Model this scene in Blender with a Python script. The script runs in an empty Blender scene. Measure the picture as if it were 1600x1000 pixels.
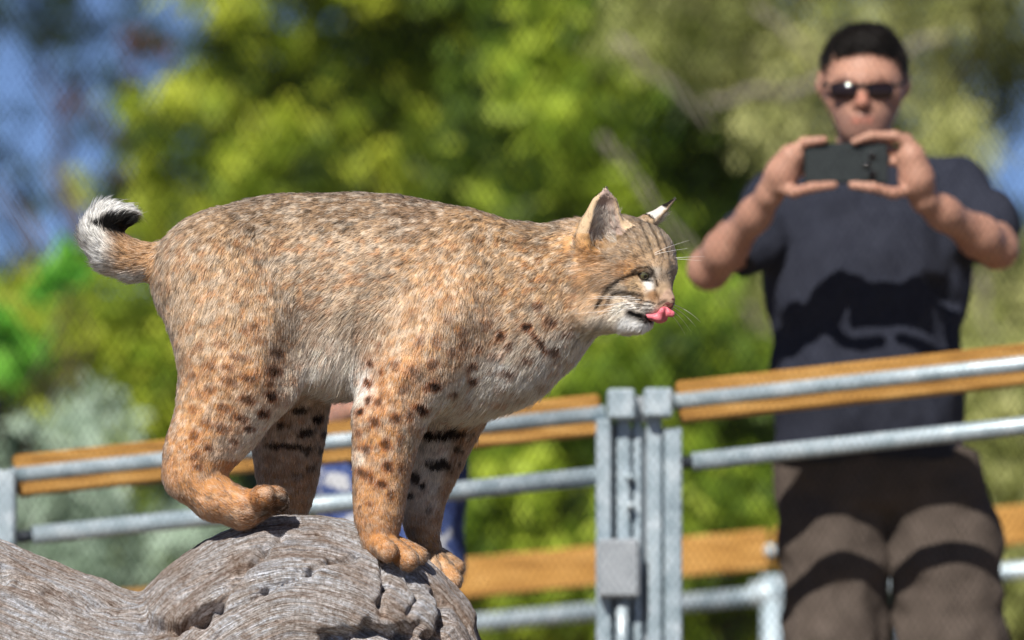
import bpy, math, random
import numpy as np
from mathutils import Vector, Matrix

R = math.radians
scene = bpy.context.scene
col = scene.collection

# ------------------------------------------------------------------ camera, sky, sun, exposure
CAM_Z = 0.95
F_PX = 1600 * 200.0 / 36.0            # focal length in photograph pixels (200 mm lens)
PITCH = math.atan(500.0 / F_PX)       # horizon lies on the lower edge of the photograph
D_CAT = 8.90                          # distance of the cat

cam_data = bpy.data.cameras.new('camera')
cam = bpy.data.objects.new('camera', cam_data)
col.objects.link(cam)
cam.location = (0, 0, CAM_Z)
cam.rotation_euler = (R(90) + PITCH, 0, 0)
cam_data.lens = 200
cam_data.sensor_width = 36
cam_data.clip_start = 0.1
cam_data.clip_end = 3000
cam_data.dof.use_dof = True
cam_data.dof.focus_distance = D_CAT - 0.05
cam_data.dof.aperture_fstop = 3.2
cam_data.dof.aperture_blades = 0
scene.camera = cam

SUN_EL, SUN_AZ = R(41), R(20)         # sun behind the camera, a little to its left
to_sun = Vector((-math.sin(SUN_AZ) * math.cos(SUN_EL), -math.cos(SUN_AZ) * math.cos(SUN_EL), math.sin(SUN_EL)))

world = bpy.data.worlds.new('World')
scene.world = world
world.use_nodes = True
wn = world.node_tree
bg = wn.nodes['Background']
sky = wn.nodes.new('ShaderNodeTexSky')
sky.sky_type = 'NISHITA'
sky.sun_disc = False
sky.sun_elevation = SUN_EL
sky.sun_rotation = math.atan2(to_sun.x, to_sun.y)
sky.altitude = 12000
sky.air_density = 1.0
sky.dust_density = 0.0
sky.ozone_density = 0.9
wn.links.new(sky.outputs[0], bg.inputs['Color'])
bg.inputs['Strength'].default_value = 0.09

sun_data = bpy.data.lights.new('sun', 'SUN')
sun_data.energy = 5.0
sun_data.angle = R(0.53)
sun_data.color = (1.0, 0.95, 0.87)
sun = bpy.data.objects.new('sun', sun_data)
col.objects.link(sun)
sun.rotation_euler = (-to_sun).to_track_quat('-Z', 'Y').to_euler()
sun.location = (-3, -3, 8)

vs = scene.view_settings
vs.view_transform = 'Standard'
vs.look = 'None'
vs.exposure = 0.55
vs.gamma = 1.0
vs.use_curve_mapping = False
scene.render.engine = 'CYCLES'
scene.cycles.use_denoising = True
try:
    scene.cycles.denoiser = 'OPENIMAGEDENOISE'
except Exception:
    pass
scene.cycles.max_bounces = 6
scene.cycles.transparent_max_bounces = 8
scene.cycles.sample_clamp_indirect = 6
scene.cycles_curves.shape = 'RIBBONS'
scene.cycles_curves.subdivisions = 2

# ------------------------------------------------------------------ helpers
cP, sP = math.cos(PITCH), math.sin(PITCH)

def W(px, py, D):
    """World point on the vertical plane Y = D that is seen at pixel (px, py) of the photograph."""
    u = (px - 800.0) / F_PX
    v = (500.0 - py) / F_PX
    t = D / (cP - v * sP)
    return np.array((t * u, D, CAM_Z + t * (sP + v * cP)))

def srgb(r, g, b):
    c = np.array((r, g, b), float) / 255.0
    return tuple(np.where(c <= 0.04045, c / 12.92, ((c + 0.055) / 1.055) ** 2.4))

def tag(o, label=None, cat=None, group=None, kind=None):
    if label: o['label'] = label
    if cat: o['category'] = cat
    if group: o['group'] = group
    if kind: o['kind'] = kind
    return o

def empty(name, loc):
    o = bpy.data.objects.new(name, None)
    o.location = loc
    o.empty_display_size = 0.1
    col.objects.link(o)
    return o

def link(name, data, mat=None, parent=None, kind=None):
    """Data is in world coordinates; the child is parented with the parent's offset taken out."""
    o = bpy.data.objects.new(name, data)
    col.objects.link(o)
    if mat is not None:
        data.materials.append(mat)
    if parent is not None:
        o.parent = parent
        p = parent
        off = Vector((0, 0, 0))
        while p is not None:
            off += p.location
            p = p.parent
        o.location = -off
    if kind: o['kind'] = kind
    return o

def mesh_np(name, verts, faces, smooth=True):
    """faces: (n,4) or (n,3) int array, or a list of tuples."""
    me = bpy.data.meshes.new(name)
    if isinstance(faces, np.ndarray):
        n, k = faces.shape
        me.vertices.add(len(verts)); me.loops.add(n * k); me.polygons.add(n)
        me.vertices.foreach_set('co', np.asarray(verts, np.float32).ravel())
        me.loops.foreach_set('vertex_index', faces.astype(np.int32).ravel())
        me.polygons.foreach_set('loop_start', np.arange(0, n * k, k, dtype=np.int32))
        me.update(calc_edges=True)
    else:
        me.from_pydata([tuple(map(float, v)) for v in verts], [], faces)
        me.update()
    me.polygons.foreach_set('use_smooth', np.full(len(me.polygons), smooth, bool))
    return me

class MB:
    """Collects simple shapes into one mesh."""
    def __init__(s): s.v = []; s.f = []
    def box(s, c, size, rot=None, bev=0.0):
        c = np.array(c, float); h = np.array(size, float) / 2
        if bev <= 0:
            pts = [(x, y, z) for x in (-1, 1) for y in (-1, 1) for z in (-1, 1)]
            pts = np.array(pts) * h
            fs = [(0, 1, 3, 2), (4, 6, 7, 5), (0, 4, 5, 1), (2, 3, 7, 6), (0, 2, 6, 4), (1, 5, 7, 3)]
        else:
            pts = []; 
            for x in (-1, 1):
                for y in (-1, 1):
                    for z in (-1, 1):
                        pts += [(x * h[0], y * (h[1] - bev), z * (h[2] - bev)), (x * (h[0] - bev), y * h[1], z * (h[2] - bev)), (x * (h[0] - bev), y * (h[1] - bev), z * h[2])]
            pts = np.array(pts)
            I = lambda x, y, z, k: ((x * 2 + y) * 2 + z) * 3 + k
            fs = []
            for a in (0, 1):
                fs += [tuple(I(a, y, z, 0) for y, z in ((0, 0), (1, 0), (1, 1), (0, 1))), tuple(I(x, a, z, 1) for x, z in ((0, 0), (1, 0), (1, 1), (0, 1))), tuple(I(x, y, a, 2) for x, y in ((0, 0), (1, 0), (1, 1), (0, 1)))]
            for a in (0, 1):
                for b in (0, 1):
                    fs += [(I(a, b, 0, 0), I(a, b, 1, 0), I(a, b, 1, 1), I(a, b, 0, 1)), (I(a, 0, b, 0), I(a, 1, b, 0), I(a, 1, b, 2), I(a, 0, b, 2)), (I(0, a, b, 1), I(1, a, b, 1), I(1, a, b, 2), I(0, a, b, 2))]
                    for c2 in (0, 1): fs.append((I(a, b, c2, 0), I(a, b, c2, 1), I(a, b, c2, 2)))
        if rot is not None: pts = pts @ np.array(rot).T
        n = len(s.v); s.v += [tuple(p) for p in pts + c]; s.f += [tuple(i + n for i in f) for f in fs]
        return s
    def tube(s, path, rad, seg=12, cap=True):
        path = np.array(path, float); m = len(path)
        rad = np.full(m, rad, float) if np.isscalar(rad) else np.array(rad, float)
        n0 = len(s.v)
        up = np.array((0.0, 0.0, 1.0))
        for i in range(m):
            d = path[min(i + 1, m - 1)] - path[max(i - 1, 0)]
            d = d / (np.linalg.norm(d) + 1e-12)
            a = up if abs(d[2]) < 0.9 else np.array((1.0, 0, 0))
            x = np.cross(a, d); x /= np.linalg.norm(x); y = np.cross(d, x)
            for k in range(seg):
                t = 2 * math.pi * k / seg
                s.v.append(tuple(path[i] + rad[i] * (math.cos(t) * x + math.sin(t) * y)))
        for i in range(m - 1):
            for k in range(seg):
                a = n0 + i * seg + k; b = n0 + i * seg + (k + 1) % seg
                s.f.append((a, b, b + seg, a + seg))
        if cap:
            s.f.append(tuple(n0 + k for k in range(seg - 1, -1, -1)))
            s.f.append(tuple(n0 + (m - 1) * seg + k for k in range(seg)))
        return s
    def build(s, name, mat, parent=None, smooth=False, kind=None):
        me = mesh_np(name, s.v, s.f, smooth)
        return link(name, me, mat, parent, kind)

# ---- materials
def new_mat(name):
    m = bpy.data.materials.new(name); m.use_nodes = True
    nt = m.node_tree
    return m, nt, nt.nodes['Principled BSDF']

def nd(nt, typ, **kw):
    n = nt.nodes.new(typ)
    for k, v in kw.items():
        if k in n.inputs.keys() if hasattr(n.inputs, 'keys') else False: n.inputs[k].default_value = v
        else: setattr(n, k, v)
    return n

def ramp(nt, stops, fac=None):
    n = nt.nodes.new('ShaderNodeValToRGB')
    e = n.color_ramp.elements
    while len(e) < len(stops): e.new(0.5)
    for i, (p, c) in enumerate(stops):
        e[i].position = p; e[i].color = (*c, 1)
    if fac is not None: nt.links.new(fac, n.inputs[0])
    return n

def noise_mat(name, stops, scale=20, detail=6, rough=0.7, bump=0.2, bump_scale=None, stretch=None, metallic=0.0, spec=0.3, dist=0.004, contrast_rough=None):
    m, nt, b = new_mat(name)
    tc = nt.nodes.new('ShaderNodeTexCoord')
    mp = nt.nodes.new('ShaderNodeMapping')
    if stretch: mp.inputs['Scale'].default_value = stretch
    nt.links.new(tc.outputs['Object'], mp.inputs[0])
    n1 = nd(nt, 'ShaderNodeTexNoise'); n1.inputs['Scale'].default_value = scale; n1.inputs['Detail'].default_value = detail
    n1.inputs['Roughness'].default_value = 0.65
    nt.links.new(mp.outputs[0], n1.inputs['Vector'])
    rp = ramp(nt, stops, n1.outputs['Fac'])
    nt.links.new(rp.outputs[0], b.inputs['Base Color'])
    b.inputs['Roughness'].default_value = rough
    b.inputs['Metallic'].default_value = metallic
    b.inputs['Specular IOR Level'].default_value = spec
    if bump:
        n2 = nd(nt, 'ShaderNodeTexNoise'); n2.inputs['Scale'].default_value = bump_scale or scale * 2; n2.inputs['Detail'].default_value = 6
        nt.links.new(mp.outputs[0], n2.inputs['Vector'])
        bp = nt.nodes.new('ShaderNodeBump'); bp.inputs['Strength'].default_value = bump; bp.inputs['Distance'].default_value = dist
        nt.links.new(n2.outputs['Fac'], bp.inputs['Height'])
        nt.links.new(bp.outputs[0], b.inputs['Normal'])
    return m

# ---- signed distance fields and surface nets
class Field:
    def __init__(s, lo, hi, h):
        s.h = h; s.lo = np.array(lo, float)
        s.n = np.ceil((np.array(hi) - s.lo) / h).astype(int) + 1
        s.F = np.full(s.n, 0.25, np.float32)
    def sub(s, lo, hi):
        a = np.clip(np.floor((np.array(lo) - s.lo) / s.h).astype(int), 0, s.n)
        b = np.clip(np.ceil((np.array(hi) - s.lo) / s.h).astype(int) + 1, 0, s.n)
        sl = tuple(slice(a[i], b[i]) for i in range(3))
        ax = [np.float32(s.lo[i] + s.h * np.arange(a[i], b[i])) for i in range(3)]
        return sl, ax
    @staticmethod
    def dist(X, Y, Z, a, b, ra, rb, M=None):
        """Round cone a->b; M (3x3) maps offsets from a to a stretched space (flat shapes)."""
        dx, dy, dz = X - a[0], Y - a[1], Z - a[2]
        e = np.array(b) - np.array(a)
        sc = 1.0
        if M is not None:
            dx, dy, dz = (M[0][0] * dx + M[0][1] * dy + M[0][2] * dz, M[1][0] * dx + M[1][1] * dy + M[1][2] * dz, M[2][0] * dx + M[2][1] * dy + M[2][2] * dz)
            e = np.array(M) @ e
        L2 = float(e @ e) + 1e-12
        t = np.clip((dx * e[0] + dy * e[1] + dz * e[2]) / L2, 0, 1)
        d = np.sqrt((dx - t * e[0]) ** 2 + (dy - t * e[1]) ** 2 + (dz - t * e[2]) ** 2) - (ra + (rb - ra) * t)
        return d
    def cone(s, a, b, ra, rb, k=0.02, M=None, cut=False, grow=1.0):
        a = np.array(a, float); b = np.array(b, float)
        m = (max(ra, rb) * grow + 2.0 * k + 2 * s.h)
        sl, ax = s.sub(np.minimum(a, b) - m, np.maximum(a, b) + m)
        if min(len(q) for q in ax) == 0: return
        X, Y, Z = np.meshgrid(*ax, indexing='ij', sparse=True)
        d = Field.dist(X, Y, Z, a, b, ra, rb, M).astype(np.float32)
        f = s.F[sl]
        if cut:
            d = -d
            h = np.maximum(k - np.abs(f - d), 0) / k
            s.F[sl] = np.maximum(f, d) + h * h * k * 0.25
        else:
            h = np.maximum(k - np.abs(f - d), 0) / k
            s.F[sl] = np.minimum(f, d) - h * h * k * 0.25
    def mesh(s, iso=0.0):
        F = s.F - np.float32(iso)
        S = F < 0
        nx, ny, nz = s.n
        act = np.zeros((nx - 1, ny - 1, nz - 1), np.int8)
        for i in (0, 1):
            for j in (0, 1):
                for k in (0, 1):
                    act += S[i:nx - 1 + i, j:ny - 1 + j, k:nz - 1 + k]
        idx = np.argwhere((act > 0) & (act < 8))
        ID = np.full(act.shape, -1, np.int32); ID[idx[:, 0], idx[:, 1], idx[:, 2]] = np.arange(len(idx))
        cv = {}
        for i in (0, 1):
            for j in (0, 1):
                for k in (0, 1):
                    cv[i, j, k] = F[idx[:, 0] + i, idx[:, 1] + j, idx[:, 2] + k]
        acc = np.zeros((len(idx), 3)); cnt = np.zeros(len(idx))
        cs = list(cv)
        for p in cs:
            for ax_ in range(3):
                if p[ax_] == 0:
                    q = tuple(1 if z == ax_ else p[z] for z in range(3))
                    A, B = cv[p], cv[q]
                    m = (A < 0) != (B < 0)
                    t = A[m] / (A[m] - B[m])
                    pos = np.tile(np.array(p, float), (m.sum(), 1)); pos[:, ax_] += t
                    acc[m] += pos; cnt[m] += 1
        V = s.lo + s.h * (idx + acc / cnt[:, None])
        faces = []
        for ax_ in range(3):
            o1, o2 = [z for z in range(3) if z != ax_]
            sl0 = [slice(None)] * 3; sl1 = [slice(None)] * 3
            sl0[ax_] = slice(0, -1); sl1[ax_] = slice(1, None)
            A = S[tuple(sl0)]; B = S[tuple(sl1)]
            e = np.argwhere(A != B)
            ok = (e[:, o1] > 0) & (e[:, o2] > 0) & (e[:, o1] < s.n[o1] - 1) & (e[:, o2] < s.n[o2] - 1)
            e = e[ok]
            flip = A[e[:, 0], e[:, 1], e[:, 2]]
            def at(d1, d2):
                c = e.copy(); c[:, o1] += d1; c[:, o2] += d2
                return ID[c[:, 0], c[:, 1], c[:, 2]]
            q = np.stack([at(-1, -1), at(0, -1), at(0, 0), at(-1, 0)], 1)
            if ax_ == 1: flip = ~flip
            q = np.where(flip[:, None], q, q[:, ::-1])
            faces.append(q)
        return V, np.concatenate(faces)

def relax(V, Q, it=2, lam=0.5):
    e = np.concatenate([Q[:, [0, 1]], Q[:, [1, 2]], Q[:, [2, 3]], Q[:, [3, 0]]])
    for _ in range(it):
        acc = np.zeros_like(V); c = np.zeros(len(V))
        for k in range(3):
            acc[:, k] = np.bincount(e[:, 0], V[e[:, 1], k], len(V)) + np.bincount(e[:, 1], V[e[:, 0], k], len(V))
        c = np.bincount(e[:, 0], minlength=len(V)) + np.bincount(e[:, 1], minlength=len(V))
        V = V + lam * (acc / c[:, None] - V)
    return V

def normals(V, Q):
    a = np.cross(V[Q[:, 2]] - V[Q[:, 0]], V[Q[:, 3]] - V[Q[:, 1]])
    N = np.zeros_like(V)
    for j in range(4):
        for k in range(3): N[:, k] += np.bincount(Q[:, j], a[:, k], len(V))
    return N / (np.linalg.norm(N, axis=1)[:, None] + 1e-12), 0.5 * np.linalg.norm(a, axis=1)

_rs = np.random.RandomState(7)
_LAT = _rs.rand(64, 64, 64).astype(np.float32)
def vnoise(P, scale):
    """Smooth value noise 0..1 at points P (n,3)."""
    q = np.asarray(P) * scale + 100.3
    i = np.floor(q).astype(int); f = q - i; f = f * f * (3 - 2 * f)
    out = 0
    for a in (0, 1):
        for b in (0, 1):
            for c in (0, 1):
                w = (f[:, 0] if a else 1 - f[:, 0]) * (f[:, 1] if b else 1 - f[:, 1]) * (f[:, 2] if c else 1 - f[:, 2])
                out = out + w * _LAT[(i[:, 0] + a) % 64, (i[:, 1] + b) % 64, (i[:, 2] + c) % 64]
    return out

# ------------------------------------------------------------------ ground and walkway
M_ground = noise_mat('ground_soil', [(0.3, (0.10, 0.075, 0.045)), (0.55, (0.17, 0.13, 0.08)), (0.75, (0.09, 0.11, 0.04))], scale=1.5, rough=0.95, bump=0.6, bump_scale=12, dist=0.03)
xs = np.linspace(-1, 1, 61); gx = np.sign(xs) * np.abs(xs) ** 2.2 * 900
GX, GY = np.meshgrid(gx, gx + 12.0, indexing='ij')
GZ = 0.05 * np.sin(GX * 0.9) * np.cos(GY * 0.7) * np.exp(-((GY - 20) / 60) ** 2) - 0.02
V = np.stack([GX.ravel(), GY.ravel(), GZ.ravel()], 1)
ii = np.arange(61 * 61).reshape(61, 61)
Q = np.stack([ii[:-1, :-1].ravel(), ii[1:, :-1].ravel(), ii[1:, 1:].ravel(), ii[:-1, 1:].ravel()], 1)
link('ground', mesh_np('ground', V, Q), M_ground, kind='structure')

D_RAIL, D_NET, D_MAN, D_FAR = 10.85, 10.56, 11.15, 13.2
SLOPE = 0.105
MAN_X = W(1370, 900, D_MAN)[0]
FLOOR = lambda x: 0.36 + SLOPE * (x - MAN_X)
M_deck = noise_mat('deck_wood', [(0.3, (0.16, 0.11, 0.07)), (0.7, (0.30, 0.22, 0.14))], scale=6, stretch=(1, 14, 1), rough=0.8, bump=0.3)
walk = link('walkway', (lambda b: mesh_np('walkway', b.v, b.f, False))(MB().box((0, 0, -0.16), (9.0, 2.75, 0.12))), noise_mat('deck_frame', [(0.3, (0.12, 0.09, 0.06)), (0.7, (0.2, 0.16, 0.11))], rough=0.9), kind='structure')
walk.location = (0, 12.02, FLOOR(0) - 0.03)
walk.rotation_euler = (0, -math.atan(SLOPE), 0)
pl = mesh_np('plank', *(lambda b: (b.v, b.f))(MB().box((0, 0, 0), (0.138, 2.75, 0.04), bev=0.004)), False)
pl.materials.append(M_deck)
for i in range(62):
    o = bpy.data.objects.new('plank', pl); col.objects.link(o); o.parent = walk
    o.location = (-4.42 + i * 0.145, 0, -0.018 + 0.048 - 0.1 + 0.04)
MBb = MB()
for x in (-4.0, -2.0, 0.0, 2.0, 4.0):
    for y in (10.8, 13.2):
        h = FLOOR(x) - 0.15
        MBb.box((x, y, h / 2 - 0.2), (0.1, 0.1, h + 0.4))
MBb.build('walkway_footings', M_deck, None, kind='structure')

# ------------------------------------------------------------------ railings
M_wood = noise_mat('orange_stained_wood', [(0.3, (0.22, 0.10, 0.018)), (0.5, (0.40, 0.20, 0.042)), (0.7, (0.56, 0.32, 0.10))], scale=14, stretch=(0.6, 6, 6), rough=0.55, bump=0.25, spec=0.35)
M_galv = noise_mat('galvanised_steel', [(0.3, (0.26, 0.34, 0.39)), (0.5, (0.42, 0.51, 0.57)), (0.7, (0.62, 0.70, 0.75))], scale=26, rough=0.42, bump=0.05, metallic=0.25, spec=0.5)
M_galv2 = noise_mat('grey_painted_steel', [(0.3, (0.28, 0.31, 0.34)), (0.7, (0.38, 0.41, 0.45))], scale=30, rough=0.5, bump=0.05, spec=0.4)
M_gap = noise_mat('gap_dark', [(0.3, (0.02, 0.025, 0.035)), (0.7, (0.04, 0.05, 0.06))], rough=0.6, bump=0.05)  # dark tone for the tubes standing in for gaps at the rail ends

def beam(name, pa, pb, height, thick, mat, parent, bev=0.006):
    pa, pb = np.array(pa), np.array(pb)
    d = pb - pa; L = np.linalg.norm(d); x = d / L
    y = np.cross((0, 0, 1), x); y /= np.linalg.norm(y); z = np.cross(x, y)
    return MB().box((pa + pb) / 2, (L, thick, height), np.stack([x, y, z], 1), bev).build(name, mat, parent)
def pipe(name, pa, pb, r, mat, parent):
    return MB().tube([pa, pb], r, 20).build(name, mat, parent, True)
WR = lambda px, py, dy=0.0: W(px, py, D_RAIL + dy)
YL = lambda px: 745.0 - 0.1055 * px          # centre line of the upper pipe, left section
YR = lambda px: 628.0 - 0.109 * (px - 1050)  # the same, right section

def upright(name, px, py_top, dy, w, t, mat, parent, bev=0.004):
    p = WR(px, py_top, dy); zb = FLOOR(p[0]) - 0.06
    return MB().box((p[0], p[1], (p[2] + zb) / 2), (w, t, p[2] - zb), None, bev).build(name, mat, parent)

def section(x0, x1, Yf, posts, label):
    p = WR((x0 + x1) / 2, 900); p[2] = FLOOR(p[0])
    t = empty('railing', p)
    tag(t, label, 'railing', 'near railing of the walkway')
    yc = lambda px: Yf(px) + 2
    beam('top_board', WR(x0, yc(x0), 0.035), WR(x1, yc(x1), 0.035), 0.080, 0.045, M_wood, t)
    pipe('upper_pipe', WR(x0 - 6, Yf(x0 - 6), 0.018), WR(x1 + 6, Yf(x1 + 6), 0.018), 0.0155, M_galv, t)
    return t
PXA, PXB = -1500, 3000
left = section(24, 940, YL, (), 'orange wood and grey pipe railing section ending at the double post, behind the bobcat')
pipe('middle_rail', WR(52, YL(52) + 97), WR(932, YL(932) + 97), 0.0180, M_galv, left)
pipe('gap_tube', WR(26, YL(26) + 97), WR(52, YL(52) + 97), 0.0120, M_gap, left)  # thin dark tube added in place of the dark gap beside the post
upright('post', 10, 735, 0.0, 0.036, 0.045, M_galv, left)
upright('post', 943, 655, -0.006, 0.029, 0.04, M_galv, left)
upright('post', 974, 655, 0.0, 0.026, 0.03, M_galv, left)
upright('post_web', 958, 662, 0.030, 0.060, 0.006, M_galv2, left)
p = WR(970, 632, -0.02); MB().box(p, (0.052, 0.075, 0.058), None, 0.005).build('post_cap', M_galv, left)
p = WR(967, 888, -0.045); MB().box(p, (0.078, 0.05, 0.112), None, 0.006).build('latch_box', M_galv2, left)
pipe('latch_rod', WR(972, 935, -0.035), WR(972, 1080, -0.035), 0.012, M_galv, left)
for q in (745, 790):
    pipe('bolt', WR(984, q, -0.035), WR(984, q, -0.012), 0.008, M_galv, left)

right = section(1058, 2300, YR, (), 'orange wood and grey pipe railing section in front of the man in sunglasses')
pipe('middle_rail', WR(1082, YR(1082) + 97), WR(2300, YR(2300) + 97), 0.0175, M_galv, right)
pipe('gap_tube', WR(1060, YR(1060) + 97), WR(1082, YR(1082) + 97), 0.0120, M_gap, right)  # added likewise for the dark gap right of the double post
upright('post', 1022, 650, 0.0, 0.028, 0.035, M_galv, right)
upright('post', 1051, 668, -0.008, 0.034, 0.04, M_galv, right)
upright('post_web', 1037, 668, 0.028, 0.060, 0.006, M_galv2, right)
upright('post', 2300, 500, 0.0, 0.036, 0.045, M_galv, right)
p = WR(1028, 630, -0.02); MB().box(p, (0.054, 0.075, 0.056), None, 0.005).build('post_cap', M_galv, right)
upright('post_web', 993, 668, 0.012, 0.050, 0.006, M_galv2, right)
upright('gate_bar', 996, 660, -0.004, 0.016, 0.02, M_galv, right)
p = WR(1000, 640, 0.014); MB().box(p, (0.030, 0.03, 0.05), None, 0.003).build('gate_stop', M_galv2, right)

outer = section(-1300, -4, YL, (), 'orange wood and grey pipe railing section beyond the end post by the sage bush')
pipe('middle_rail', WR(-1300, YL(-1300) + 97), WR(-30, YL(-30) + 97), 0.0175, M_galv, outer)
upright('post', -18, 738, 0.0, 0.03, 0.045, M_galv, outer)
upright('post', -1300, 890, 0.0, 0.036, 0.045, M_galv, outer)

# the walkway's far railing
WF = lambda px, py, dy=0.0: W(px, py, D_FAR + dy)
YF = lambda px: 868.0 - 0.096 * (px - 1100)
p = WF(1150, 900); p[2] = FLOOR(p[0])
far = tag(empty('railing', p), 'lower orange board railing behind the legs of the man in sunglasses', 'railing')
for a, b in ((-600, 1203), (1209, 2200)):
    beam('top_board', WF(a, YF(a)), WF(b, YF(b)), 0.094, 0.05, M_wood, far)
for a, b in ((-600, 1196), (1220, 2200)):
    pipe('lower_pipe', WF(a, YF(a) + 71, -0.03), WF(b, YF(b) + 71, -0.03), 0.021, M_galv, far)
for px in (-600, 300, 1207, 2200):
    p = WF(px, YF(px) + 40, -0.035); zb = FLOOR(p[0]) - 0.06
    MB().tube([(p[0], p[1], zb), (p[0], p[1], p[2])], 0.028, 18).build('post', M_galv, far, True)
    p2 = WF(px - 4, YF(px) + 70, -0.035)
    MB().tube([p2 - (0.045, 0, 0), p2 + (0.045, 0, 0)], [0.030, 0.030], 18).build('pipe_clamp', M_galv, far, True)
    pipe('bolt', WF(px - 3, YF(px) + 2, -0.045), WF(px - 3, YF(px) + 2, -0.02), 0.014, M_galv, far)

# ------------------------------------------------------------------ fine wire mesh between the cat and the walkway
M_wire = noise_mat('blackened_wire', [(0.3, (0.006, 0.006, 0.007)), (0.7, (0.012, 0.012, 0.012))], rough=0.9, bump=0, spec=0.05)
random.seed(4)
net = empty('wire_fence', (0, D_NET, 0))
tag(net, 'tall fence of fine dark diamond wire mesh in front of the railings', 'wire fence')
x0, x1, z0, z1 = -2.6, 2.6, 0.02, 2.75
Hn = z1 - z0; sl = 0.62; nv, nf = [], []
def wire(xa, za, xb, zb, y, r=0.00045):
    n = len(nv)
    for (x, z) in ((xa, za), (xb, zb)):
        nv.extend([(x - r, y, z), (x + r, y - r, z), (x + r, y + r, z)])
    for k in range(3):
        a, b = n + k, n + (k + 1) % 3
        nf.append((a, b, b + 3, a + 3))
for s_ in (1, -1):
    c = x0 - sl * Hn
    while c < x1 + sl * Hn:
        t0 = 0.0; t1 = 1.0; xa, xb = c, c + s_ * sl * Hn
        lo, hi = sorted(((x0 - xa) / (xb - xa), (x1 - xa) / (xb - xa)))
        t0, t1 = max(t0, lo), min(t1, hi)
        if t1 > t0 + 0.002:
            wire(xa + t0 * (xb - xa), z0 + t0 * Hn, xa + t1 * (xb - xa), z0 + t1 * Hn, D_NET + 0.0009 * s_)
        c += 0.0135 * (0.93 + 0.14 * random.random())
link('net', mesh_np('net', nv, nf, False), M_wire, net, 'stuff')
for x in (x0, x1):
    MB().tube([(x, D_NET + 0.03, -0.1), (x, D_NET + 0.03, 2.8)], 0.024, 16).build('post', M_galv, net, True)
for z in (z0, z1):
    MB().tube([(x0, D_NET + 0.006, z), (x1, D_NET + 0.006, z)], 0.004, 8).build('edge_cable', M_galv, net, True)

# ------------------------------------------------------------------ trees and shrubs
def leaf_mat(name, dark, mid, light, trans=0.35):
    m, nt, b = new_mat(name)
    at = nd(nt, 'ShaderNodeAttribute', attribute_name='tone')
    rp = ramp(nt, [(0.05, dark), (0.5, mid), (0.95, light)], at.outputs['Fac'])
    nt.links.new(rp.outputs[0], b.inputs['Base Color'])
    b.inputs['Roughness'].default_value = 0.5
    b.inputs['Specular IOR Level'].default_value = 0.3
    tr = nt.nodes.new('ShaderNodeBsdfTranslucent')
    mx = nt.nodes.new('ShaderNodeMixShader'); mx.inputs[0].default_value = trans
    nt.links.new(rp.outputs[0], tr.inputs['Color'])
    nt.links.new(b.outputs[0], mx.inputs[1]); nt.links.new(tr.outputs[0], mx.inputs[2])
    nt.links.new(mx.outputs[0], nt.nodes['Material Output'].inputs['Surface'])
    return m
M_bark = noise_mat('bark_brown', [(0.3, (0.07, 0.05, 0.035)), (0.7, (0.17, 0.12, 0.085))], scale=14, stretch=(1, 1, 0.25), rough=0.95, bump=0.8, dist=0.02)
M_bark_pale = noise_mat('bark_pale', [(0.3, (0.17, 0.15, 0.115)), (0.7, (0.31, 0.275, 0.22))], scale=14, stretch=(1, 1, 0.3), rough=0.9, bump=0.6, dist=0.02)

def leaves(rng, clumps, per, size, aspect, droop):
    """Leaf quads spread through clumps [(centre, radius, tone)]."""
    C = np.array([c[0] for c in clumps]); Rr = np.array([c[1] for c in clumps]); T = np.array([c[2] for c in clumps])
    n = np.maximum((per * (Rr / Rr.mean()) ** 2).astype(int), 4)
    k = np.repeat(np.arange(len(C)), n); N = len(k)
    d = rng.randn(N, 3); d /= np.linalg.norm(d, axis=1)[:, None]
    rad = Rr[k] * rng.rand(N) ** 0.45 * (0.75 + 0.5 * rng.rand(N))
    P = C[k] + d * rad[:, None] * (1, 1, 0.8)
    nrm = d * 0.8 + rng.randn(N, 3) * 0.7 + (0, -0.15, 0.45); nrm /= np.linalg.norm(nrm, axis=1)[:, None]
    ax = rng.randn(N, 3) + (0, 0, -droop); ax -= nrm * np.sum(ax * nrm, 1)[:, None]; ax /= np.linalg.norm(ax, axis=1)[:, None] + 1e-9
    bx = np.cross(nrm, ax)
    s = size * (0.6 + 0.8 * rng.rand(N))[:, None]
    V = np.stack([P - ax * s, P + bx * s * aspect + nrm * s * 0.12, P + ax * s, P - bx * s * aspect + nrm * s * 0.12], 1).reshape(-1, 3)
    Q = np.arange(4 * N).reshape(N, 4)
    tone = np.clip(T[k] + rng.randn(N) * 0.16, 0, 1)
    return V, Q, tone

def foliage(name, mat, parent, rng, clumps, per, size, aspect=0.4, droop=0.4):
    V, Q, tone = leaves(rng, clumps, per, size, aspect, droop)
    me = mesh_np(name, V, Q, False)
    a = me.attributes.new('tone', 'FLOAT', 'FACE'); a.data.foreach_set('value', tone.astype(np.float32))
    return link(name, me, mat, parent)

def limb_path(rng, a, b, wob, n=7):
    a, b = np.array(a, float), np.array(b, float)
    t = np.linspace(0, 1, n)[:, None]
    p = a + (b - a) * t
    p[1:-1] += rng.randn(n - 2, 3) * wob
    p[:, 2] += np.sin(np.pi * t[:, 0]) * wob * 1.2
    return p

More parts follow.
